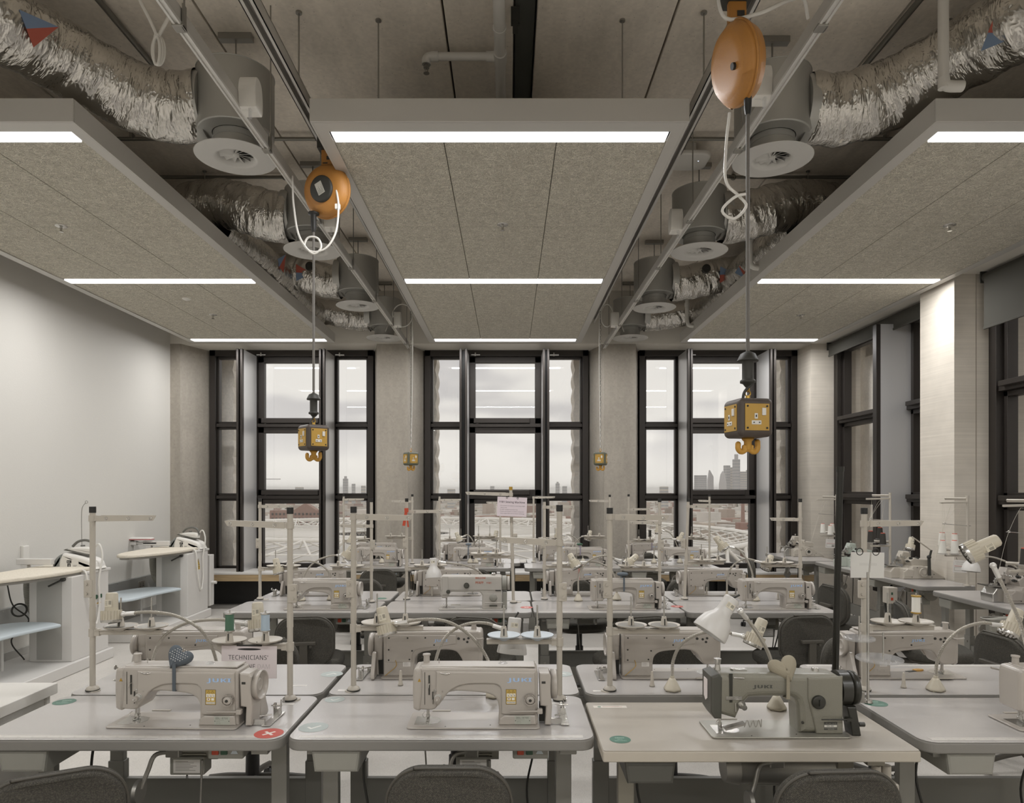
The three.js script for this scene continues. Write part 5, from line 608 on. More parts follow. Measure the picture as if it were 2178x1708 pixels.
// ================================================================ gooseneck lamps
const ribs = (() => { const n = 22, s = new THREE.Shape(); for (let k = 0; k < n; k++) { const a = k / n * 2 * PI, b = (k + 0.55) / n * 2 * PI, c = (k + 0.65) / n * 2 * PI, e = (k + 0.95) / n * 2 * PI; if (!k) s.moveTo(0.041, 0); s.lineTo(0.041 * Math.cos(b), 0.041 * Math.sin(b)); s.lineTo(0.0385 * Math.cos(c), 0.0385 * Math.sin(c)); s.lineTo(0.0385 * Math.cos(e), 0.0385 * Math.sin(e)); s.lineTo(0.041 * Math.cos((k + 1) / n * 2 * PI), 0.041 * Math.sin((k + 1) / n * 2 * PI)); } return new THREE.ExtrudeGeometry(s, { depth: 0.038, bevelEnabled: false }).rotateX(PI / 2).translate(0, 0.019, 0); })();
function lampHead(o, p, dir, type) {   // dir: where the light points
  const T = (g) => look(g, vec(dir).clone().negate()).translate(p.x, p.y, p.z);
  if (type === 'bell') { const h = part('lamp_shade', T(lathe([[0.062, -0.075], [0.064, -0.072], [0.061, -0.05], [0.052, -0.02], [0.033, 0.005], [0.028, 0.02], [0.028, 0.07], [0.025, 0.076], [0, 0.076]], 32)), M.whitePaint, o); part('shade_inside', T(lathe([[0.061, -0.074], [0.058, -0.05], [0.049, -0.02], [0.03, 0.003], [0, 0.005]], 28)), M.diffuser, h); part('bulb', T(lathe([[0, -0.06], [0.026, -0.052], [0.03, -0.035], [0.022, -0.012], [0.012, 0]], 20)), M.whitePlastic, h); part('switch_knob', T(rod([0, 0.076, 0], [0.012, 0.1, 0.004], 0.004)), M.dark, h); const q = decal('lamp_label', barTex, 0.03, 0.02, h, p.clone().add(new V3(0, 0, 0.0)), [0, 0, 0]); q.position.copy(new V3(0, 0.045, 0.0284).applyQuaternion(new THREE.Quaternion().setFromUnitVectors(new V3(0, 1, 0), vec(dir).clone().normalize().negate())).add(p)); q.quaternion.setFromUnitVectors(new V3(0, 1, 0), vec(dir).clone().normalize().negate()); return; }
  const h = part('lamp_handle', T(lathe([[0.022, 0.0], [0.026, 0.01], [0.0245, 0.06], [0.023, 0.088], [0.018, 0.094], [0, 0.094]], 24)), M.lampIvory, o); part('lamp_collar', T(ribs.clone()), M.lampIvory, o);
  const led = [lathe([[0.039, -0.03], [0.0405, -0.026], [0.0405, -0.018]], 28)]; for (let i = 0; i < 19; i++) { const r = i === 0 ? 0 : i < 7 ? 0.015 : 0.029, a = i * 1.047 * (i < 7 ? 1 : 0.5); led.push(new THREE.SphereGeometry(0.0065, 8, 6).translate(r * Math.cos(a), -0.021, r * Math.sin(a))); } part('lamp_lens', led.map(T), M.steel, o); part('lens_back', T(cyl(0.039, 0.039, 0.002, 0, -0.018, 0, 'y', 24)), M.alu, o);
  const q0 = new THREE.Quaternion().setFromUnitVectors(new V3(0, 1, 0), vec(dir).clone().normalize().negate()), q = decal('lamp_label', barTex, 0.03, 0.03, h, new V3(0, 0.05, 0.0262).applyQuaternion(q0).add(p)); q.quaternion.copy(q0);
}
const neckMat = S(0xb9b3a7, 0.35, 0.45, { bumpMap: tex(64, 8, (u) => 0.5 + 0.5 * Math.sin(u * 2 * PI * 4), false), bumpScale: 0.002 });
function lamp(label, pts, head, dir, type = 'led', base = true) {
  const o = thing('work_lamp', label, 'lamp', [0, 0, 0], 0, 'gooseneck work lamps'); pts = pts.map(vec); const c = curve(pts), g = new THREE.TubeGeometry(c, 70, 0.0068, 10); const L = c.getLength(), uv = g.attributes.uv; for (let i = 0; i < uv.count; i++) uv.setX(i, uv.getX(i) * L / 0.016);
  part('gooseneck', g, neckMat, o); const e = c.getPoint(1), b = c.getPoint(0); const t = c.getTangent(1); part('neck_joint', [rod(e.clone().addScaledVector(t, -0.05), e, 0.009, 12), new THREE.SphereGeometry(0.012, 12, 8).translate(e.x, e.y, e.z)], M.alu, o);
  const dn = vec(dir).clone().normalize(); lampHead(o, head.clone(), dn, type);
  if (base) { part('lamp_base', [lathe([[0, 0.052], [0.012, 0.052], [0.016, 0.046], [0.034, 0.014], [0.037, 0.008], [0.037, 0], [0, 0]], 6).translate(b.x, TT + 0.002, b.z), cyl(0.009, 0.0095, Math.max(0.02, b.y - TT - 0.045), b.x, (b.y + TT + 0.05) / 2, b.z, 'y', 14)], M.lampIvory, o); part('base_clamp', box(0.05, 0.002, 0.05, b.x, TT + 0.002, b.z), M.lampIvory, o); }
  return o;
}
// ================================================================ rows of workstations
const ROWS = [
  { k: 'A', d: 2.625, x: [-1.31, -0.235, 0.826, 1.93], face: 1, name: 'front row' },
  { k: 'B', d: 3.145, x: [-1.315, -0.233, 0.85, 1.93], face: -1, name: 'second row' },
  { k: 'C', d: 5.075, x: [-1.47, -0.37, 0.70, 1.77], face: 1, name: 'third row' },
  { k: 'D', d: 5.60, x: [-1.45, -0.36, 0.71, 1.78], face: -1, name: 'fourth row' },
  { k: 'E', d: 7.825, x: [-1.585, -0.51, 0.70, 1.78], face: 1, name: 'fifth row' },
  { k: 'F', d: 8.345, x: [-1.48, -0.40, 0.74, 1.82], face: -1, name: 'row by the windows' },
];
const NTH = ['leftmost', 'second from left', 'third from left', 'rightmost'];
const tableProto = table(thing('sewing_table', 't', 'table', [0, 0, 0], 0, 'white topped sewing tables'));
const machineProto = machine(thing('sewing_machine', 'm', 'sewing machine', [0, 0, 0], 0, 'cream sewing machines'));
let firstT = true, firstM = true; const TABLE = {}, HEAD = {};
for (const R of ROWS) R.x.forEach((x, i) => {
  const key = R.k + (i + 1), turn = R.face > 0 ? 0 : PI;
  if (key === 'A3') { const t = table(thing('sewing_table', 'older cream sewing table with square corners and a black drawer tray', 'table', [x, 0, -2.53], 0), 1.04, 0.52, true); TABLE[key] = t; part('clutch_motor', [cyl(0.055, 0.055, 0.34, 0.16, 0.62, 0.02, 'x', 32), cyl(0.06, 0.05, 0.05, -0.03, 0.62, 0.02, 'x', 32), box(0.12, 0.07, 0.1, 0.2, 0.69, 0.02, 0.006)], M.zinc, t); part('control_box', [box(0.08, 0.2, 0.1, 0.46, 0.52, 0.12, 0.006), cyl(0.016, 0.016, 0.05, 0.44, 0.645, 0.13), cyl(0.016, 0.016, 0.05, 0.475, 0.645, 0.13)], M.ivory, t); part('control_switch', box(0.02, 0.016, 0.006, 0.46, 0.5, 0.172), M.green, t, 'small green switch'); }
  else { const lab = `white topped sewing table with grey edge, ${NTH[i]} of the ${R.name}`, pos = [x, 0, key === 'A4' ? -2.6 : -R.d]; if (firstT) { TABLE[key] = tableProto; tableProto.userData.label = lab; tableProto.position.set(...pos); tableProto.rotation.y = turn; firstT = false; } else TABLE[key] = copy(tableProto, lab, pos, turn); }
  const off = R.face * 0.107, t = TABLE[key].position, mp = [t.x + off, TT + 0.0012, t.z + R.face * 0.066];
  if (key === 'A3') HEAD[key] = oldMachine(thing('sewing_machine', 'olive grey older sewing machine on the cream table with square corners', 'sewing machine', mp, 0));
  else if (key === 'C2') HEAD[key] = boxMachine(thing('sewing_machine', 'squared cream sewing machine with red lettering', 'sewing machine', mp, 0));
  else { const lab = `cream sewing machine seen from the ${R.face > 0 ? 'front' : 'back'}, ${NTH[i]} of the ${R.name}`; if (firstM) { HEAD[key] = machineProto; machineProto.userData.label = lab; machineProto.position.set(...mp); machineProto.rotation.y = turn; firstM = false; } else HEAD[key] = copy(machineProto, lab, mp, turn); }
});
const RT4 = [[3.70, 8.86, 'nearest the corner column'], [3.88, 7.75, 'second from the corner column'], [3.88, 6.66, 'third from the corner column'], [3.82, 5.36, 'closest to the viewer']];
for (const [x, d, l] of RT4) copy(tableProto, `grey edged overlocker table along the window wall, ${l}`, [x, 0, -d], -PI / 2, 'overlocker tables');
HEAD.A1.rotation.y = -0.035;
const local = (key, px, py) => { const t = TABLE[key], d = 0.852 * FOC / (py - CY), x = (px - CX) * d / FOC, f = Math.cos(t.rotation.y); return [(x - t.position.x) * f, (-d - t.position.z) * f]; };
for (const [key, px, py, tx, r, l] of [['A1', 572, 1560, crossTex, 0.05, 'red sticker with a white cross'], ['A1', 137, 1493, greenTex, 0.042, 'round green sticker'], ['A2', 667, 1547, tickTex, 0.052, 'pale green sticker with a tick'], ['A2', 712, 1488, tickTex, 0.04, 'worn green and white sticker'], ['A3', 1319, 1573, greenTex, 0.036, 'round green sticker'], ['A4', 1862, 1496, greenTex, 0.045, 'round green sticker'], ['B1', 706, 1434, tickTex, 0.05, 'pale round sticker'], ['B2', 1196, 1434, tickTex, 0.045, 'pale round sticker'], ['C2', 1120, 1292, crossTex, 0.045, 'faded red sticker'], ['C3', 1440, 1290, crossTex, 0.045, 'faded red sticker'], ['D1', 812, 1273, greenTex, 0.04, 'green sticker']]) { const [x, z] = local(key, px, py); roundSticker(TABLE[key], tx, x, z, r, l); }
for (const key of ['A1', 'A2', 'A4', 'B4', 'C1', 'C3']) decal('printed_ruler', rulerTex, 0.98, 0.03, TABLE[key], [0, TT + 0.0005, 0.222], [-PI / 2, 0, 0], 'printed ruler along the edge', 0.3);
for (const [key, x, z] of [['A1', 0.42, -0.14], ['A2', 0.4, -0.15], ['B1', -0.4, -0.12], ['B2', 0.46, -0.19], ['B3', 0.46, -0.2]]) decal('paper_label', stickTex, 0.07, 0.022, TABLE[key], [x, TT + 0.0005, z], [-PI / 2, 0, 0], 'small white label');
decal('instruction_label', canvas(256, 64, (g) => { g.fillStyle = '#d3cdc2'; g.fillRect(0, 0, 256, 64); g.fillStyle = '#55755f'; g.beginPath(); g.arc(44, 34, 14, 0, 7); g.fill(); g.fillStyle = '#b98a80'; g.fillRect(70, 28, 150, 8); g.fillStyle = '#8d887e'; g.fillRect(70, 12, 130, 5); }), 0.13, 0.03, TABLE.A3, [-0.43, TT + 0.0006, -0.2], [-PI / 2, 0, 0], 'white instruction label');
// thread posts and cover caps standing on the tables
for (const [key, px, py, l] of [['B2', 852, 1458, 'second table of the second row'], ['B3', 1387, 1460, 'third table of the second row'], ['B4', 1922, 1463, 'rightmost table of the second row'], ['C4', 1655, 1275, 'rightmost table of the third row'], ['D2', 919, 1268, 'second table of the fourth row'], ['D4', 1503, 1266, 'rightmost table of the fourth row']]) { const d = 0.852 * FOC / (py - CY), p = thing('knee_rest_post', 'small tapered cream peg on the ' + l, 'peg', [(px - CX) * d / FOC, TT + 0.001, -d], 0, 'tapered pegs'); part('peg', lathe([[0, 0.062], [0.005, 0.06], [0.0075, 0.02], [0.0095, 0.008], [0.0115, 0.006], [0.0115, 0], [0, 0]], 14), M.ivory, p); part('peg_tip', new THREE.SphereGeometry(0.0052, 10, 8).translate(0, 0.061, 0), M.ivory, p); }

// ---------------------------------------------------------------- thread stands
const xa = (px, d) => (px - CX) * d / FOC; const SEAT = {};
const st = (key, px, d, dir, H, up, low, o = {}) => { const R = ROWS.find((r) => r.k === key[0]); const [s, p] = stand(`cream thread stand on the ${NTH[key[1] - 1]} table of the ${R.name}`, xa(px, d), d, H, { dir, up, low, ...o }); SEAT[key] = p; return s; };
st('B1', 197, 2.95, 1, 0.77, 0.728, 0.245, { pad: 1, upLen: 0.26 });
st('B2', 752, 2.95, 1, 0.77, 0.735, 0.262, { tilt: -0.03, upLen: 0.24, seats: [0.1, 0.22] });
st('B3', 1297, 2.95, 1, 0.765, 0.735, 0.25, { pad: 1, tilt: -0.03, upLen: 0.235, seats: [0.09, 0.23] });
st('B4', 1838, 2.95, 1, 0.765, 0.706, 0.265, { upLen: 0.235, seats: [0.1, 0.22] });
st('A1', 617, 2.815, -1, 0.77, 0.705, 0.215, { tilt: 0.03, upLen: 0.25, seats: [0.1, 0.245] });
st('A2', 1190, 2.815, -1, 0.78, 0.635, 0.235, { tilt: 0.04, upLen: 0.23, dish: M.paleBlue, seats: [0.09, 0.225] });
st('C1', 790, 5.26, -1, 0.775, 0.575, 0.25, { upLen: 0.23 });
st('C2', 1092, 5.24, -1, 0.865, 0.815, 0.345, { upLen: 0.33, tilt: 0.02, cap: M.brass, lean: -0.02 });
st('C3', 1403, 5.26, -1, 0.775, 0.6, 0.25, { upLen: 0.22 });
st('C4', 1702, 5.26, -1, 0.775, 0.625, 0.275, { upLen: 0.22 });
st('D1', 553, 5.40, 1, 0.775, 0.72, 0.235, { upLen: 0.25 });
st('D2', 865, 5.40, 1, 0.775, 0.68, 0.24, {});
st('D3', 1158, 5.40, 1, 0.775, 0.715, 0.25, { upLen: 0.22 });
st('D4', 1456, 5.40, 1, 0.775, 0.72, 0.28, { upLen: 0.25, lean: 0.03 });
st('E1', 877, 8.02, -1, 0.79, 0.715, 0.29, { upLen: 0.23, joint: false }); st('E2', 1064, 8.02, -1, 0.78, 0.70, 0.29, { upLen: 0.15, joint: false }); st('E3', 1297, 8.02, -1, 0.785, 0.72, 0.29, { upLen: 0.23, joint: false }); st('E4', 1509, 8.02, -1, 0.79, 0.72, 0.27, { upLen: 0.14, yaw: 0.9, joint: false });
st('F1', 731, 8.16, 1, 0.79, 0.735, 0.25, { upLen: 0.23, joint: false }); st('F2', 935, 8.16, 1, 0.79, 0.73, 0.25, { upLen: 0.24, joint: false }); st('F3', 1135, 8.16, 1, 0.79, 0.76, 0.26, { upLen: 0.24, joint: false }); st('F4', 1337, 8.16, 1, 0.79, 0.62, 0.24, { upLen: 0.24, joint: false });
const onSeat = (key, i) => { const v = SEAT[key][i].clone(); v.y += 0.05; return v; };
spool('green thread spool on the stand by the taped notice', onSeat('A1', 1), M.threadGreen, false, M.steel); spool('pale blue thread spool on the stand by the taped notice', onSeat('A1', 0), M.threadBlue, false, M.steel);
spool('white thread spool with wooden ends behind the olive machine', onSeat('B4', 1), M.threadWhite, false, M.brass); spool('black thread spool on the stand of the rightmost table by the windows', onSeat('F4', 1), M.threadBlack, false);
{ // black rod and clear spool tray behind the old machine
  const d = 2.72, o = thing('steel_rod_stand', 'tall black steel rod rising behind the olive sewing machine', 'thread stand', [xa(1775, d), TT + 0.003, -d]); part('rod', [rod([0, 0, 0], [0.022, 0.93, 0], 0.0125, 18), cyl(0.015, 0.015, 0.02, 0.022, 0.93, 0)], M.blackGloss, o); part('foot_collar', lathe([[0.013, 0.02], [0.026, 0.006], [0.026, 0]], 18), M.steel, o); part('side_clamp', [rod([0.012, 0.045, 0], [0.09, 0.05, 0.02], 0.006), box(0.025, 0.04, 0.02, 0.09, 0.045, 0.02)], M.zinc, o);
  const d2 = 2.78, t = thing('spool_tray', 'clear plastic double spool tray on a thin steel post', 'spool tray', [xa(1846, d2), TT + 0.003, -d2]); const h = 0.205; part('post', [rod([0, 0, 0], [0, 0.52, 0], 0.0055, 12), rod([0.005, 0.52, 0], [0.012, 0.6, 0], 0.003)], M.steel, t); part('post_foot', cyl(0.016, 0.018, 0.01, 0, 0.005, 0), M.steel, t);
  part('tray', [roundTray(0.055, -0.035, h + 0.045, 0), roundTray(0.082, 0.03, h - 0.03, 0.03)], M.clearPlastic, t); part('tray_pin', rod([-0.035, h + 0.045, 0], [-0.035, h + 0.14, 0], 0.0035), M.steel, t); part('tray_pin', rod([0.045, h - 0.025, 0.03], [0.045, h + 0.08, 0.03], 0.0035), M.steel, t);
}
function roundTray(r, x, y, z) { return lathe([[0, 0], [r, 0], [r + 0.004, 0.003], [r + 0.004, 0.009], [r, 0.012], [0, 0.012]], 32).translate(x, y, z); }
// ---------------------------------------------------------------- paper notices
function notice(name, label, t, w, h, pos, rot, tie) { const o = thing(name, label, 'sign', pos, 0); o.rotation.set(...rot); part('sheet', box(w, h, 0.0012, 0, 0, 0), M.paper, o); decal('print', t, w - 0.002, h - 0.002, o, [0, 0, 0.0012], [0, 0, 0], 'printed text', 0.75); if (tie) part('tie', tie, M.dark, o); return o; }
notice('paper_notice', "pink sheet reading TECHNICIANS' MACHINE hung from a thread stand", techTex, 0.222, 0.13, P(530, 1408, 2.79), [0, 0, -0.01], [box(0.1, 0.006, 0.004, 0, 0.066, 0), rod([-0.03, 0.065, 0], [-0.03, 0.082, 0], 0.0015), rod([0.03, 0.065, 0], [0.03, 0.082, 0], 0.0015)]);
notice('paper_notice', 'pink sheet headed 1181 Sewing Machine tied to a thread stand', sewTex, 0.222, 0.145, P(1089, 1078, 5.2), [0, 0, -0.04], [ring(0.006, 0.0015, 10, 5).translate(-0.04, 0.066, 0.002), ring(0.006, 0.0015, 10, 5).translate(0.04, 0.066, 0.002)]);
notice('paper_notice', 'blank white sheet clipped to the thread stand behind the olive machine', canvas(64, 48, (g) => { g.fillStyle = '#d6d4ce'; g.fillRect(0, 0, 64, 48); g.fillStyle = '#cfcdc7'; g.fillRect(16, 20, 34, 5); }), 0.145, 0.108, P(1845, 1202, 2.93), [0, 0.05, -0.02], [ring(0.014, 0.0025, 16, 6).translate(-0.035, 0.056, 0), ring(0.014, 0.0025, 16, 6).translate(0.035, 0.056, 0)]);
// ---------------------------------------------------------------- chairs
const chairProto = chair(thing('task_chair', 'c', 'chair', [0, 0, 0], 0, 'grey fabric task chairs')); let firstC = true;
for (const [x, d, turn, lab] of [
  [-0.18, 2.27, 0, 'grey fabric task chair tucked in front of the second front table'], [0.965, 2.24, 0.05, 'grey fabric task chair before the olive sewing machine'], [-1.42, 2.2, 0.5, 'grey fabric task chair turned at the leftmost front table'],
  [-0.28, 3.62, PI + 0.3, 'grey task chair behind the second machine of the second row'], [0.85, 3.66, PI - 0.2, 'grey task chair behind the third machine of the second row'], [-1.35, 3.66, PI, 'grey task chair behind the leftmost machine of the second row'], [1.95, 3.7, PI + 0.3, 'grey task chair behind the rightmost machine of the second row'],
  [-1.36, 4.72, 0.15, 'grey task chair at the leftmost table of the third row'], [-0.2, 4.7, -0.2, 'grey task chair at the machine with red lettering'], [0.83, 4.72, 0.3, 'grey task chair at the third table of the third row'], [1.95, 4.78, 0.1, 'grey task chair with its back support in view, rightmost of the third row'],
  [-1.35, 6.2, PI, 'grey task chair behind the leftmost machine of the fourth row'], [-0.42, 6.15, PI, 'grey task chair behind the second machine of the fourth row'], [0.62, 6.15, PI + 0.2, 'grey task chair behind the third machine of the fourth row'], [1.62, 6.15, PI, 'grey task chair behind the rightmost machine of the fourth row'],
  [-1.4, 7.42, 0.2, 'dark grey task chair at the leftmost table of the fifth row'], [-0.37, 7.38, 0, 'dark grey task chair at the second table of the fifth row'], [0.88, 8.86, PI, 'dark grey task chair behind the third table by the windows'], [1.75, 8.86, PI, 'dark grey task chair behind the rightmost table by the windows'], [-1.55, 8.86, PI, 'dark grey task chair behind the leftmost table by the windows'],
  [3.05, 8.2, -PI / 2 - 0.25, 'grey task chair seen side-on at the overlocker table near the corner'], [2.98, 6.05, -PI / 2 + 0.2, 'grey task chair seen side-on at the middle overlocker table'], [3.05, 5.02, -PI / 2 - 0.3, 'grey task chair beside the near overlocker table'], [3.0, 4.0, -PI / 2 + 0.1, 'grey task chair at the edge of the frame by the near overlocker']]) {
  if (firstC) { chairProto.position.set(x, 0, -d); chairProto.rotation.y = turn; chairProto.userData.label = lab; firstC = false; } else copy(chairProto, lab, [x, 0, -d], turn);
}
// ---------------------------------------------------------------- lamps
const L = (label, d, neck, head, dir, type, base) => lamp(label, neck.map(([x, y, dd]) => P(x, y, dd ?? d)), P(head[0], head[1], head[2] ?? d), vec(dir), type, base);
L('ivory work lamp whose neck arches over the leftmost front machine to the left', 2.93, [[462, 1452, 2.86], [458, 1398], [432, 1345], [380, 1312], [320, 1302], [262, 1306]], [237, 1308], [0.03, -1, 0.1]);
L('ivory work lamp behind the taped notice, neck arching right', 2.97, [[322, 1452, 2.95], [325, 1405], [345, 1358], [390, 1328], [460, 1318], [525, 1325]], [549, 1328], [0.1, -1, 0.2]);
L('ivory work lamp bent left over the second machine of the second row', 2.93, [[1050, 1452, 2.86], [1037, 1402], [1000, 1352], [950, 1322], [893, 1318], [842, 1327]], [822, 1337], [0.28, -1, 0.15]);
L('white bell lamp hanging under the pale blue spool dishes', 2.96, [[922, 1452, 2.93], [928, 1400], [948, 1355], [985, 1330], [1030, 1325], [1072, 1338]], [1092, 1352], [-0.1, -1, 0.15], 'bell');
L('white bell lamp on the old cream table, pointing down to the left', 2.70, [[1652, 1468, 2.70], [1640, 1405, 2.66], [1622, 1365, 2.6], [1598, 1328, 2.55], [1575, 1300, 2.5]], [1533, 1310, 2.47], [-0.62, -0.85, 0.1], 'bell');
L('ivory work lamp with a tall base on the third table of the second row', 2.95, [[1430, 1440], [1432, 1405], [1448, 1372], [1482, 1350], [1530, 1343], [1580, 1353]], [1605, 1360, 2.95], [-0.42, -0.9, 0.1]);
L('ivory work lamp curving right over the rightmost table of the second row', 2.95, [[1990, 1440], [1994, 1405], [2012, 1368], [2045, 1338], [2090, 1325], [2132, 1331]], [2148, 1338, 2.95], [-0.5, -0.85, 0.15]);
L('large ivory work lamp reaching in from the edge above the overlocker', 2.6, [[2200, 1470, 2.74], [2186, 1390], [2168, 1320], [2140, 1260], [2112, 1203]], [2070, 1172], [-0.85, -0.5, -0.28]);
L('ivory work lamp over the leftmost machine of the third row', 5.36, [[705, 1260, 5.38], [702, 1222], [680, 1200], [650, 1193], [612, 1201]], [592, 1213], [0.28, -1, 0.1]);
L('ivory work lamp tilted towards the window over the fourth row', 5.36, [[640, 1260, 5.34], [648, 1222], [670, 1195], [705, 1182], [730, 1180]], [737, 1182], [-0.5, -0.8, 0.2]);
L('small white bell lamp left of the machine with red lettering', 5.34, [[1040, 1262, 5.35], [1025, 1222], [990, 1203], [955, 1198], [935, 1195]], [922, 1208], [0.05, -1, 0.12], 'bell');
L('ivory work lamp facing down by the floral pincushion', 5.36, [[1312, 1262, 5.38], [1306, 1222], [1288, 1203], [1262, 1195], [1236, 1196]], [1224, 1201], [0.5, -0.9, 0.3]);
L('ivory work lamp with its base between the third and fourth rows', 5.34, [[1230, 1262, 5.33], [1232, 1222], [1250, 1195], [1285, 1182], [1320, 1192]], [1337, 1198], [-0.75, -0.6, 0.3]);
L('ivory work lamp with a silver lens raised before the right window', 5.3, [[1606, 1258, 5.34], [1598, 1212], [1583, 1182], [1566, 1166], [1548, 1163]], [1538, 1163], [0.55, -0.8, 0.3]);
L('ivory work lamp on the rightmost table of the third row, bent right', 5.32, [[1546, 1258, 5.33], [1548, 1225], [1562, 1200], [1588, 1189], [1618, 1196]], [1630, 1204], [-0.5, -0.85, 0.2]);
for (const [l, d, n, h, dir] of [['small work lamp at the leftmost machine by the windows', 8.1, [[812, 1195], [800, 1165], [775, 1148], [752, 1150]], [745, 1152], [-0.2, -1, 0.2]], ['small work lamp arching beside the left mullion of the middle window', 8.1, [[1012, 1195], [1010, 1160], [995, 1138], [982, 1142]], [977, 1148], [0.4, -0.9, 0.2]], ['small work lamp facing away in the middle window', 8.1, [[1000, 1196], [1002, 1168], [1020, 1145], [1045, 1143]], [1053, 1145], [-0.2, -1, 0.2]], ['small work lamp hanging over the third machine by the windows', 8.1, [[1240, 1196], [1236, 1160], [1215, 1139], [1195, 1138]], [1187, 1140], [0.1, -1, 0.2]], ['small ivory work lamp before the reveal of the right pier', 8.1, [[1215, 1196], [1220, 1160], [1238, 1141], [1246, 1140]], [1251, 1145], [-0.3, -0.9, 0.2]], ['small work lamp raised over the rightmost machine by the windows', 8.1, [[1446, 1196], [1440, 1160], [1425, 1134], [1405, 1127]], [1400, 1130], [0, -1, 0.2]], ['small work lamp with a triangular base on the last table', 8.1, [[1391, 1192], [1393, 1165], [1410, 1146], [1438, 1147]], [1445, 1148], [-0.5, -0.9, 0.2]]]) L(l, d, n, h, dir);
// ================================================================ pincushions and oddments
const heart = (s) => { const h = new THREE.Shape(); h.moveTo(0, -0.9 * s); h.bezierCurveTo(-0.35 * s, -0.5 * s, -0.95 * s, -0.1 * s, -0.9 * s, 0.4 * s); h.bezierCurveTo(-0.86 * s, 0.85 * s, -0.2 * s, 0.9 * s, 0, 0.45 * s); h.bezierCurveTo(0.2 * s, 0.9 * s, 0.86 * s, 0.85 * s, 0.9 * s, 0.4 * s); h.bezierCurveTo(0.95 * s, -0.1 * s, 0.35 * s, -0.5 * s, 0, -0.9 * s); return h; };
function pincushion(label, key, lx, m, o2 = {}) { const t = HEAD[key].position, o = thing('pincushion', label, 'pincushion', [t.x + lx, t.y, t.z], 0, 'pincushions on the machines'); const s = o2.s ?? 0.042, w = o2.top ?? 0.228;
  if (o2.heart) { const g = ext(heart(s), 0.042, 0.02, 5, 8).translate(0, 0, -0.021); part('cushion', g.rotateX(-0.75).rotateZ(o2.roll ?? 0).translate(0, w + 0.012, 0.03), m, o); const dots = []; if (o2.dots) { for (let i = -3; i <= 3; i++) for (let j = -3; j <= 3; j++) if (Math.hypot(i, j) < 3.4) dots.push(cyl(0.0016, 0.0016, 0.0008, i * 0.0085 + (j % 2) * 0.004, j * 0.0085 + 0.003, 0.0212, 'z', 6)); part('white_dots', dots.map((g) => g.rotateX(-0.75).rotateZ(o2.roll ?? 0).translate(0, w + 0.012, 0.03)), M.whitePaper, o); } }
  else part('cushion', lathe([[0, -0.012], [s * 0.7, -0.01], [s, 0.0], [s * 0.85, 0.012], [0, 0.018]], 20).scale(1, 1, 0.8).translate(0, w + 0.014, 0.0), m, o);
  part('strap', [box(0.012, w - 0.128, 0.002, 0, (w + 0.128) / 2, 0.0635), box(0.012, 0.002, 0.124, 0, 0.1285, 0), box(0.012, w - 0.128, 0.002, 0, (w + 0.128) / 2, -0.0635)], o2.strap ?? m, o); return o; }
pincushion('dotted denim heart pincushion strapped to the leftmost front machine', 'A1', 0.0, M.denim, { heart: 1, dots: 1, roll: -0.5, s: 0.05 });
pincushion('cream linen heart pincushion strapped to the olive machine', 'A3', 0.03, M.linen, { heart: 1, s: 0.055, top: 0.213, roll: 0.3 });
pincushion('blue grey pincushion on the third machine of the third row', 'C3', 0.01, M.denim);
pincushion('blue grey pincushion on the leftmost machine of the fifth row', 'E1', -0.04, M.denim, { s: 0.035 });
pincushion('blue grey pincushion on the second machine of the fifth row', 'E2', -0.05, M.denim, { s: 0.035 });
pincushion('patterned pincushion with a purple strap in the fifth row', 'E3', -0.02, M.green, { s: 0.035, strap: M.purple });
pincushion('brown pincushion with a lilac strap by the right window', 'F4', 0.0, M.floral, { s: 0.035, strap: M.purple });
pincushion('pink floral pincushion on the third machine of the fourth row', 'D3', -0.04, M.floral, { heart: 1, s: 0.04 });
{ const o = thing('thread_snips', 'dark thread snips with yellow grip on the rightmost table of the second row', 'snips', P(1945, 1430, 3.25)); o.position.y = TT + 0.004; o.rotation.y = 0.25; part('blades', [bar([-0.05, 0.002, 0], [0.0, 0.003, 0.004], 0.01, 0.004), bar([-0.045, 0.002, 0.012], [0, 0.003, 0.008], 0.008, 0.004)], M.dark, o); part('grip', ext(smooth([[0, -0.012], [0.03, -0.014], [0.05, 0], [0.03, 0.014], [0, 0.012], [0, -0.012]], 4), 0.008, 0.002).rotateX(-PI / 2), M.yellow, o); }
{ const o = thing('red_rag', 'torn red tape hanging from a thread stand in the fourth row', 'tape', P(865, 1085, 5.36)); part('tape_strip', [box(0.03, 0.03, 0.004, 0, 0, 0.016), bar([0, 0, 0.016], [-0.02, -0.12, 0.02], 0.004, 0.022), bar([0.005, -0.05, 0.018], [0.015, -0.13, 0.02], 0.004, 0.012)], M.red, o); part('tape_wrap', cyl(0.0135, 0.0135, 0.03, 0, 0.0, 0, 'y', 14), M.red, o); }
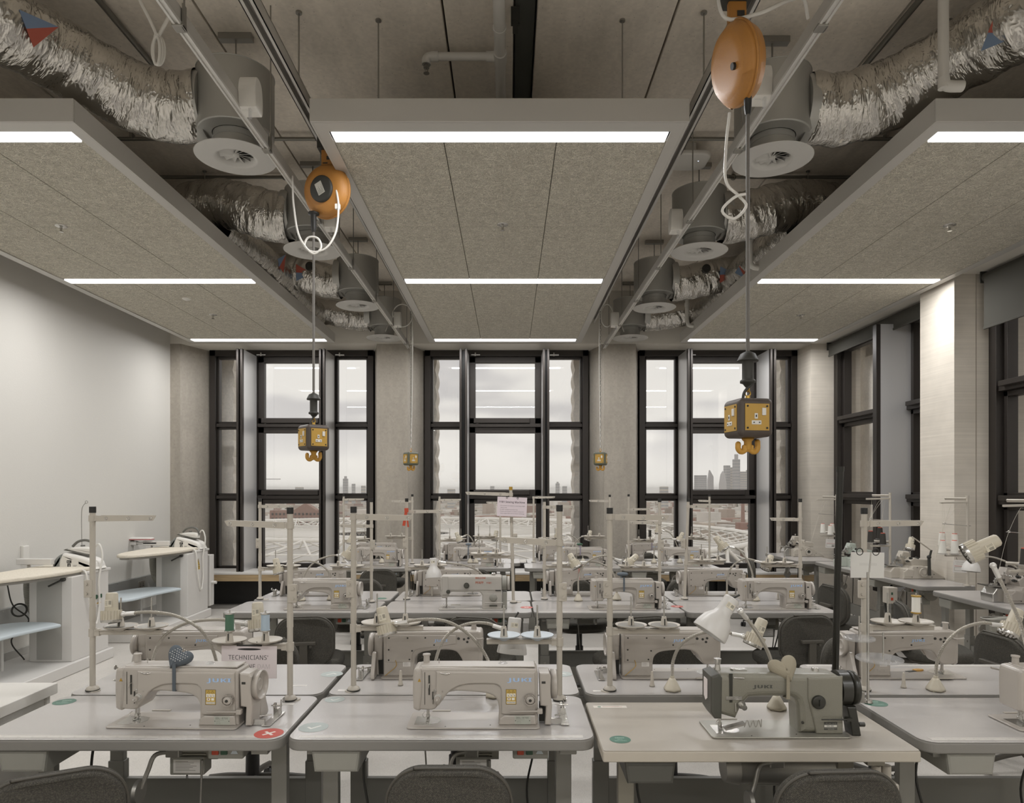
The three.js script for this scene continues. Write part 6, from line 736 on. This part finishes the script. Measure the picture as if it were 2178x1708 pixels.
// ================================================================ overlockers along the right wall
const sideProfile = (pts, w, x0, bev = 0.004) => ext(pts, w, bev, 2).rotateY(PI / 2).translate(x0, 0, 0);   // profile in (distance from operator, height)
function overlocker(o, tone, chrome) {
  part('bed_casting', sideProfile([[-0.1, 0], [0.3, 0], [0.29, 0.02], [0.16, 0.1], [0.09, 0.125], [-0.01, 0.125], [-0.02, 0.1], [-0.1, 0.095]], 0.17, -0.08, 0.008), tone, o);
  part('arm_casting', sideProfile([[0.0, 0.12], [0.17, 0.12], [0.175, 0.17], [0.15, 0.185], [0.06, 0.19], [0.02, 0.2], [-0.02, 0.17]], 0.16, -0.1, 0.008), tone, o);
  part('head_casting', sideProfile([[-0.04, 0.13], [0.03, 0.15], [0.05, 0.21], [0.03, 0.25], [-0.03, 0.255], [-0.055, 0.2]], 0.09, -0.13, 0.01), tone, o);
  part('cloth_plate', sideProfile([[-0.2, 0.118], [-0.08, 0.108], [-0.08, 0.116], [-0.2, 0.128]], 0.13, -0.13, 0.002), M.steel, o); part('cover_front', sideProfile([[-0.18, 0.0], [-0.06, 0.0], [-0.03, 0.05], [-0.05, 0.1], [-0.15, 0.105], [-0.185, 0.06]], 0.14, -0.12, 0.006), chrome ? M.steel : tone, o);
  part('looper_cover', sideProfile([[-0.09, 0.02], [-0.01, 0.02], [0.0, 0.09], [-0.06, 0.1], [-0.1, 0.07]], 0.09, 0.006, 0.008), tone, o);
  for (let k = 0; k < 4; k++) part('tension_knob', [cyl(0.011, 0.011, 0.02, 0.03 - k * 0.001, 0.165 + (k % 2) * 0.03, 0.03 - k * 0.03, 'x', 14), cyl(0.007, 0.007, 0.045, 0.035, 0.165 + (k % 2) * 0.03, 0.03 - k * 0.03, 'x', 12)], M.dark, o);
  part('thread_guides', [[0.06, 0.21], [0.03, 0.2], [-0.01, 0.23], [0.0, 0.26]].map(([z, y], i) => cyl(0.004, 0.004, 0.03, -0.03 + i * 0.02, y, z, 'y', 8)).concat([rod([-0.1, 0.2, 0.05], [0.04, 0.2, 0.05], 0.004), box(0.1, 0.02, 0.015, -0.06, 0.165, 0.075), cyl(0.008, 0.008, 0.02, -0.09, 0.27, 0.0)]), M.steel, o);
  part('needle_clamp', [cyl(0.006, 0.006, 0.05, -0.09, 0.14, 0.09), box(0.03, 0.015, 0.04, -0.09, 0.125, 0.1), bar([-0.09, 0.2, 0.05], [-0.09, 0.14, 0.09], 0.02, 0.02)], M.steel, o);
  part('handwheel', [lathe([[0, 0.02], [0.02, 0.02], [0.026, 0.012], [0.036, 0.012], [0.041, 0.02], [0.043, 0.016], [0.043, 0]], 28).rotateZ(-PI / 2).translate(0.09, 0.065, -0.09)], tone, o); part('wheel_hub', cyl(0.018, 0.018, 0.014, 0.105, 0.065, -0.09, 'x', 18), chrome ? M.dark : tone, o); part('side_screws', [[0.02, 0.02], [-0.17, 0.02], [-0.03, 0.11], [-0.19, 0.045]].map(([z, y]) => cyl(0.004, 0.004, 0.004, 0.091, y, z, 'x', 8)), M.dark, o);
  return o;
}
function ovStand(label, x, d, H, cones, note, coneMat, top) {
  const o = thing('cone_stand', label, 'thread stand', [x, TT + 0.003, -d], 0, 'overlocker cone stands'); part('pole', rod([0, 0, 0], [0, H, 0], 0.0115, 14), M.ivory, o); part('foot_collar', cyl(0.024, 0.026, 0.014, 0, 0.007, 0), M.ivory, o); part('cap', cyl(0.013, 0.013, 0.02, 0, H, 0), M.ivory, o);
  part('guide_arm', [bar([0, H - 0.05, 0], [-0.26, H - 0.055, 0.03], 0.02, 0.014), bar([0, H - 0.02, 0], [-0.1, H - 0.02, -0.16], 0.02, 0.014)], M.ivory, o); part('tray_arm', [bar([0, 0.27, 0], [-0.21, 0.27, 0.02], 0.022, 0.016), bar([0, 0.31, -0.01], [-0.12, 0.31, -0.14], 0.022, 0.016)], M.ivory, o); part('wire_guide', [rod([0.03, 0.53, 0], [-0.24, 0.55, 0.03], 0.003), ring(0.008, 0.002, 12, 6).translate(-0.22, 0.552, 0.03)], M.steel, o);
  cones.forEach(([dx, dz, dy], k) => { part('cone_dish', cyl(0.045, 0.04, 0.006, dx, 0.285 + dy, dz, 'y', 22), M.clearPlastic, o); const s = spool(label.replace(/^.*?stand/, coneMat === M.threadBlack ? 'dark thread cone' : 'white thread cone') + `, ${['first', 'second', 'third', 'fourth'][k]} cone from the pole`, [x + dx, TT + 0.293 + dy, -d + dz], k % 2 && coneMat === M.threadBlack ? M.threadBlack : coneMat, true, M.red, 'thread cones at the overlockers'); part('thread_line', [tube([[dx, 0.42 + dy, dz], [dx * 0.9 - 0.02, H - 0.055, 0.02 - 0.0 * dz], [-0.22, 0.552, 0.03], [-0.36, 0.2, 0.1]], 0.0009, 20, 4)], M.thread, o); });
  if (note) notice('paper_notice', note, noteTex, 0.13, 0.11, [x - 0.09, TT + 0.18, -d + 0.035], [0, 0.1, -0.06], [rod([-0.03, 0.05, 0], [-0.03, 0.075, -0.01], 0.0015)]);
  return o;
}
const ov = overlocker(thing('overlocker', 'cream overlocker with a chrome front on the table nearest the corner column', 'overlocker', [3.72, TT + 0.001, -8.95], -PI / 2, 'overlockers'), M.ivory, true);
{ const g = overlocker(thing('overlocker', 'greenish overlocker partly hidden on the second table from the corner', 'overlocker', [3.85, TT + 0.001, -7.75], -PI / 2, 'overlockers'), S(0xaab0a6, 0.4), false); }
overlocker(thing('overlocker', 'ivory overlocker with a round knob side and a sloping tail', 'overlocker', [3.86, TT + 0.001, -6.72], -PI / 2, 'overlockers'), M.ivory, false);
overlocker(thing('overlocker', 'large chrome fronted overlocker at the edge of the frame', 'overlocker', [3.84, TT + 0.001, -5.28], -PI / 2, 'overlockers'), M.machineShade, true);
ovStand('cream cone stand beside the corner overlocker', xa(1779, 8.75), 8.75, 0.78, [[-0.17, 0.0, 0.02], [-0.1, 0.05, 0], [-0.04, -0.03, 0.02]], 'small threading notice under the corner cone stand', M.threadWhite);
ovStand('cream cone stand with dark cones', xa(1893, 7.2), 7.2, 0.81, [[-0.2, 0.0, 0.02], [-0.09, 0.03, 0], [-0.05, -0.1, 0.05]], null, M.threadBlack);
ovStand('cream cone stand before the board-marked pier', xa(2058, 6.15), 6.15, 0.79, [[-0.235, 0.02, 0.0], [-0.135, 0.03, 0], [-0.15, -0.12, 0.06], [-0.05, -0.1, 0.05]], 'small threading notice under the cone stand by the pier', M.threadWhite);
ovStand('cream cone stand at the edge of the frame', xa(2205, 4.98), 4.98, 0.79, [[-0.1, 0.02, 0.03]], null, M.threadBlack);
{ const d = 6.55, o = thing('clamp_lamp', 'ivory clamp lamp on a black jointed arm beside the ivory overlocker', 'lamp', [0, 0, 0]); part('arm_lower', [rod(P(1977, 1224, 6.6), P(1976, 1186, 6.6), 0.014, 12), rod(P(1976, 1190, 6.6), P(1981, 1170, 6.6), 0.01, 12), new THREE.SphereGeometry(0.02, 12, 8).translate(...P(1976, 1185, 6.6).toArray())], M.dark, o); part('arm_upper', [rod(P(1981, 1171, 6.6), P(1940, 1142, d), 0.006, 10), rod(P(1940, 1142, d), P(1941, 1150, d), 0.006, 10)], M.ivory, o); lampHead(o, P(1936, 1163, d), new V3(-0.3, -1, 0.25)); }
L('white bell lamp hanging over the chrome overlocker', 5.3, [[2200, 1245], [2185, 1225], [2150, 1200], [2110, 1185], [2075, 1185]], [2066, 1195], [-0.12, -1, 0.1], 'bell', false);
{ const o = thing('scrap_bag', 'grey cloth scrap bag hanging from the near overlocker table', 'bag', [3.5, 0, -4.95]); part('bag_cloth', [ext(smooth([[-0.12, 0], [0.12, 0], [0.09, -0.2], [0.03, -0.36], [-0.04, -0.35], [-0.1, -0.18], [-0.12, 0]], 4), 0.05, 0.015, 2).translate(0, TT - 0.06, 0)], M.greyPlastic, o); part('bag_hoop', tube([[-0.13, TT - 0.06, 0.06], [0.13, TT - 0.06, 0.06], [0.13, TT - 0.06, -0.02], [-0.13, TT - 0.06, -0.02]], 0.006, 40, 6, true), M.zinc, o); }
{ const o = thing('switch_unit', 'ivory motor switch unit with red button under the window-side tables', 'switch', [3.56, TT - 0.13, -6.5]); part('unit_body', box(0.09, 0.15, 0.1, 0, 0, 0, 0.006), M.ivory, o); part('stop_button', box(0.02, 0.025, 0.006, -0.01, -0.03, 0.052), M.red, o); part('start_button', box(0.014, 0.022, 0.006, -0.01, 0.02, 0.052), M.green, o); part('cable_cluster', tube([[0.03, 0.08, -0.03], [0.05, 0.06, -0.1], [0.04, -0.1, -0.16], [0.05, -0.3, -0.12]], 0.012, 30, 6), M.dark, o); }

// ================================================================ left side: trunking, ironing stations, counter
{ const o = thing('dado_trunking', 'grey metal socket trunking along the white wall', 'trunking', [XL, 0.43, 0]); part('trunking_body', span(0, 0.05, -0.095, 0.095, -9.5, 3.2, 0.003), M.trunking, o);
  for (const d of [5.9, 7.05, 7.9, 8.75]) { const s = part('socket_plate', span(0.05, 0.058, -0.045, 0.045, -d - 0.075, -d + 0.075, 0.003), M.zinc, o); for (const z of [-0.036, 0.036]) part('socket_holes', [span(0.058, 0.06, 0.0, 0.02, -d + z - 0.003, -d + z + 0.003), span(0.058, 0.06, -0.022, -0.012, -d + z - 0.014, -d + z - 0.006), span(0.058, 0.06, -0.022, -0.012, -d + z + 0.006, -d + z + 0.014)], M.black, s); }
  for (let d = 4.5; d < 9.4; d += 0.62) part('cover_screw', [cyl(0.005, 0.005, 0.003, 0.051, 0.075, -d, 'x', 8), cyl(0.005, 0.005, 0.003, 0.051, -0.075, -d, 'x', 8)], M.steel, o); }
{ const d = 6.7, o = thing('wall_switch', 'white blank plate box on the white wall above the ironing board', 'switch', [XL + 0.013, 1.01, -d]); part('back_box', box(0.026, 0.145, 0.088, 0, 0, 0, 0.004), M.whitePlastic, o); part('cover', box(0.006, 0.135, 0.08, 0.015, 0, 0, 0.002), M.whitePlastic, o); }
function ironStation(label, d1, k) {
  const xr = -3.86, o = thing('ironing_station', label, 'ironing table', [xr, 0, -d1], 0, 'ironing stations');
  const cab = part('cabinet', span(-0.38, 0, 0.1, 0.85, -0.56, 0, 0.006), M.cabinet, o); part('cabinet_seam', [span(-0.31, -0.308, 0.12, 0.83, 0, 0.0015), span(-0.09, -0.088, 0.12, 0.83, 0, 0.0015)], M.cabinetGrey, cab); part('front_panel', span(-0.305, -0.092, 0.12, 0.83, 0, 0.003, 0.001), M.cabinetGrey, cab);
  part('cabinet_lid', span(-0.4, 0.012, 0.85, 0.872, -0.58, -0.2, 0.004), M.cabinet, o); part('plinth', [span(-0.62, 0.03, 0, 0.1, -0.6, 1.0, 0.01)], M.cabinet, o);
  const board = smooth([[-0.03, 0.5], [-0.03, 0.0], [-0.1, -0.35], [-0.24, -0.66], [-0.36, -0.74], [-0.48, -0.66], [-0.56, -0.3], [-0.56, 0.5]], 5).map(([x, y]) => [x, y]); part('board_pad', ext(board, 0.036, 0.014, 4).rotateX(-PI / 2).translate(0, 0.87, 0), M.boardCloth, o); part('board_frame', ext(board.map(([x, y]) => [x * 0.93 - 0.02, y * 0.95]), 0.02).rotateX(-PI / 2).translate(0, 0.848, 0), M.zinc, o);
  const shelf = smooth([[-0.02, -0.12], [-0.12, -0.5], [-0.2, -1.0], [-0.62, -1.05], [-0.66, -0.5], [-0.5, -0.08], [-0.2, -0.03], [-0.02, -0.12]], 4); part('catch_shelf', ext(shelf, 0.03, 0.012, 3).rotateX(-PI / 2).translate(0, 0.43, 0), M.blueCloth, o); part('shelf_post', rod([-0.4, 0.1, 0.3], [-0.4, 0.44, 0.3], 0.014, 12), M.whitePaint, o);
  part('lock_lever', [rod([-0.07, 0.83, 0.02], [-0.17, 0.775, 0.06], 0.008, 10), cyl(0.018, 0.018, 0.03, -0.07, 0.83, 0.015, 'z', 12)], M.dark, o); part('extract_hose', (() => { const pts = [[-0.5, 0.84, -0.2], [-0.5, 0.7, -0.2], [-0.47, 0.56, -0.19], [-0.42, 0.48, -0.18]]; const g = []; const c = curve(pts); for (let i = 0; i < 30; i++) { const p = c.getPoint(i / 30); g.push(ring(0.05, 0.009, 20, 6).rotateX(PI / 2).translate(p.x, p.y, p.z)); } return g; })(), M.greyPlastic, o);
  part('swing_arm', [span(-0.68, -0.36, 0.93, 0.985, -0.32, -0.26, 0.006), span(-0.64, -0.58, 0.86, 0.93, -0.32, -0.26, 0.006)], M.cabinet, o);
  if (k) { decal('caution_label', cautionTex, 0.095, 0.14, o, [0.0012, 0.7, -0.28], [0, PI / 2, 0], 'yellow caution label'); part('valve_box', [span(-0.3, 0.0, 0.12, 0.78, -0.75, -0.62, 0.008), cyl(0.02, 0.02, 0.08, 0.02, 0.42, -0.68, 'x', 12)], M.cabinet, o); const arm = part('sleeve_board', ext(smooth([[0, 0.05], [0.3, 0.05], [0.34, 0], [0.3, -0.05], [0, -0.06], [-0.03, 0], [0, 0.05]], 4), 0.03, 0.012, 3).rotateX(-PI / 2).translate(-0.9, 1.0, -0.28), M.whitePaper, o); part('sleeve_cover_red', ext(smooth([[0, 0.056], [0.3, 0.055], [0.345, 0], [0.3, -0.055], [0, -0.066], [-0.036, 0], [0, 0.056]], 4), 0.014, 0.006, 2).rotateX(-PI / 2).translate(-0.9, 1.0, -0.28), S(0xa86a68, 0.9), arm, 'faded red cloth edge'); part('sleeve_cover_yellow', box(0.08, 0.03, 0.09, -0.86, 0.985, -0.28, 0.01), S(0xb9a763, 0.9), arm, 'yellow cloth edge'); part('sleeve_bracket', [box(0.09, 0.05, 0.07, -0.8, 0.96, -0.28, 0.01), box(0.3, 0.03, 0.04, -0.65, 0.96, -0.28, 0.008)], M.cabinet, o); }
  else { part('pressure_gauges', [cyl(0.02, 0.02, 0.006, 0.003, 0.62, -0.36, 'x', 18), box(0.006, 0.035, 0.03, 0.003, 0.62, -0.43)], M.green, o); decal('approval_label', canvas(96, 64, (g) => { g.fillStyle = '#cfccc7'; g.fillRect(0, 0, 96, 64); g.fillStyle = '#b9974a'; g.fillRect(8, 4, 80, 14); g.fillStyle = '#3a3a36'; g.font = 'bold 30px sans-serif'; g.fillText('CE', 26, 54); }), 0.08, 0.055, o, [0.0012, 0.54, -0.4], [0, PI / 2, 0], 'approval label'); part('power_cable', [tube([[-0.5, 0.8, 0.1], [-0.52, 0.6, 0.0], [-0.45, 0.45, -0.1], [-0.5, 0.3, 0.05], [-0.42, 0.12, 0.0]], 0.006, 40, 6), ring(0.055, 0.008, 24, 8).rotateY(0.7).translate(-0.5, 0.55, -0.05)], M.dark, o); }
  // steam iron with boiler, its own thing, on the cabinet lid
  const g = thing('steam_iron', k ? 'white steam generator iron on the ironing station by the windows' : 'white steam generator iron on the nearer ironing station', 'iron', [xr - 0.2, 0.873, -d1 - 0.42], 0, 'steam irons');
  part('boiler_body', ext(smooth([[-0.13, 0.0], [0.19, 0.0], [0.205, 0.03], [0.18, 0.085], [0.1, 0.12], [-0.05, 0.155], [-0.1, 0.15], [-0.13, 0.08], [-0.13, 0.0]], 4), 0.2, 0.03, 4).translate(0, 0, -0.1), M.whitePlastic, g); part('water_tank', ext(smooth([[-0.2, 0.0], [-0.12, 0.0], [-0.1, 0.08], [-0.08, 0.15], [-0.13, 0.14], [-0.18, 0.085], [-0.2, 0.0]], 4), 0.19, 0.025, 3).translate(0, 0, -0.095), M.smoke, g); part('boiler_base', box(0.4, 0.014, 0.19, 0, 0.007, 0, 0.006), M.ironGrey, g);
  const iron = part('iron_body', ext(smooth([[-0.12, 0.0], [0.1, 0.0], [0.12, 0.02], [0.1, 0.06], [0.03, 0.055], [-0.06, 0.03], [-0.12, 0.0]], 4), 0.09, 0.02, 3).translate(0, 0, -0.045).rotateZ(-0.22).translate(0.03, 0.165, 0.01), M.whitePlastic, g); part('soleplate', ext([[-0.14, -0.012], [0.11, -0.012], [0.11, 0.0], [-0.12, 0.004]], 0.1, 0.003).translate(0, 0, -0.05).rotateZ(-0.22).translate(0.03, 0.165, 0.01), M.ironGrey, iron); part('iron_handle', tube([[-0.09, 0.03, 0], [-0.05, 0.085, 0], [0.02, 0.115, 0], [0.08, 0.105, 0], [0.11, 0.06, 0], [0.105, 0.02, 0]].map(vec), 0.012, 30, 10).rotateZ(-0.22).translate(0.03, 0.165, 0.01), M.ironGrey, iron); part('temperature_dial', cyl(0.018, 0.02, 0.012, 0.045, 0.222, 0.01, 'y', 18), M.ironGrey, iron);
  decal('boiler_print', ironTex, 0.12, 0.075, g, [0.0, 0.062, 0.1008], [0, 0, 0], 'dark printed marks'); part('steam_hose', tube([[0.15, 0.2, 0.0], [0.2, 0.24, 0.02], [0.235, 0.15, 0.02], [0.22, -0.1, 0.05], [0.218, -0.35, 0.04], [0.22, -0.5, 0.1], [0.225, -0.3, 0.2], [0.21, 0.0, 0.24], [0.16, 0.02, 0.22]], 0.0085, 80, 8), M.whitePlastic, g);
  const h = thing('hose_hanger', k ? 'short wire hanger behind the farther steam iron' : 'tall thin wire hose hanger behind the nearer steam iron', 'hanger', [xr - 0.24, 0.873, -d1 - 0.54]); part('wire', tube([[0, 0, 0], [0, k ? 0.1 : 0.58, 0], [0.015, k ? 0.12 : 0.605, 0], [0.03, k ? 0.13 : 0.62, 0]], 0.003, 24, 6), M.zinc, h); part('wire_eye', ring(0.012, 0.0025, 14, 6).translate(0.04, k ? 0.14 : 0.63, 0), M.zinc, h);
}
ironStation('white ironing station with vacuum cabinet nearer the viewer', 6.14, 0);
ironStation('white ironing station with a yellow caution label near the windows', 8.35, 1);
{ const o = thing('side_counter', 'white laminate counter at the bottom left corner', 'counter', [-2.42, 0, -1.9]); part('worktop', box(1.0, 0.045, 2.12, 0, 0.778, 0, 0.004), M.counter, o); part('carcass', box(0.94, 0.72, 2.04, 0, 0.39, 0, 0.004), M.counter, o); part('end_panel', box(0.96, 0.74, 0.02, 0, 0.38, -1.03, 0.002), M.counter, o); part('plinth', box(0.88, 0.06, 1.95, 0, 0.03, 0), M.cabinetGrey, o); }
renderer.render(scene, camera);
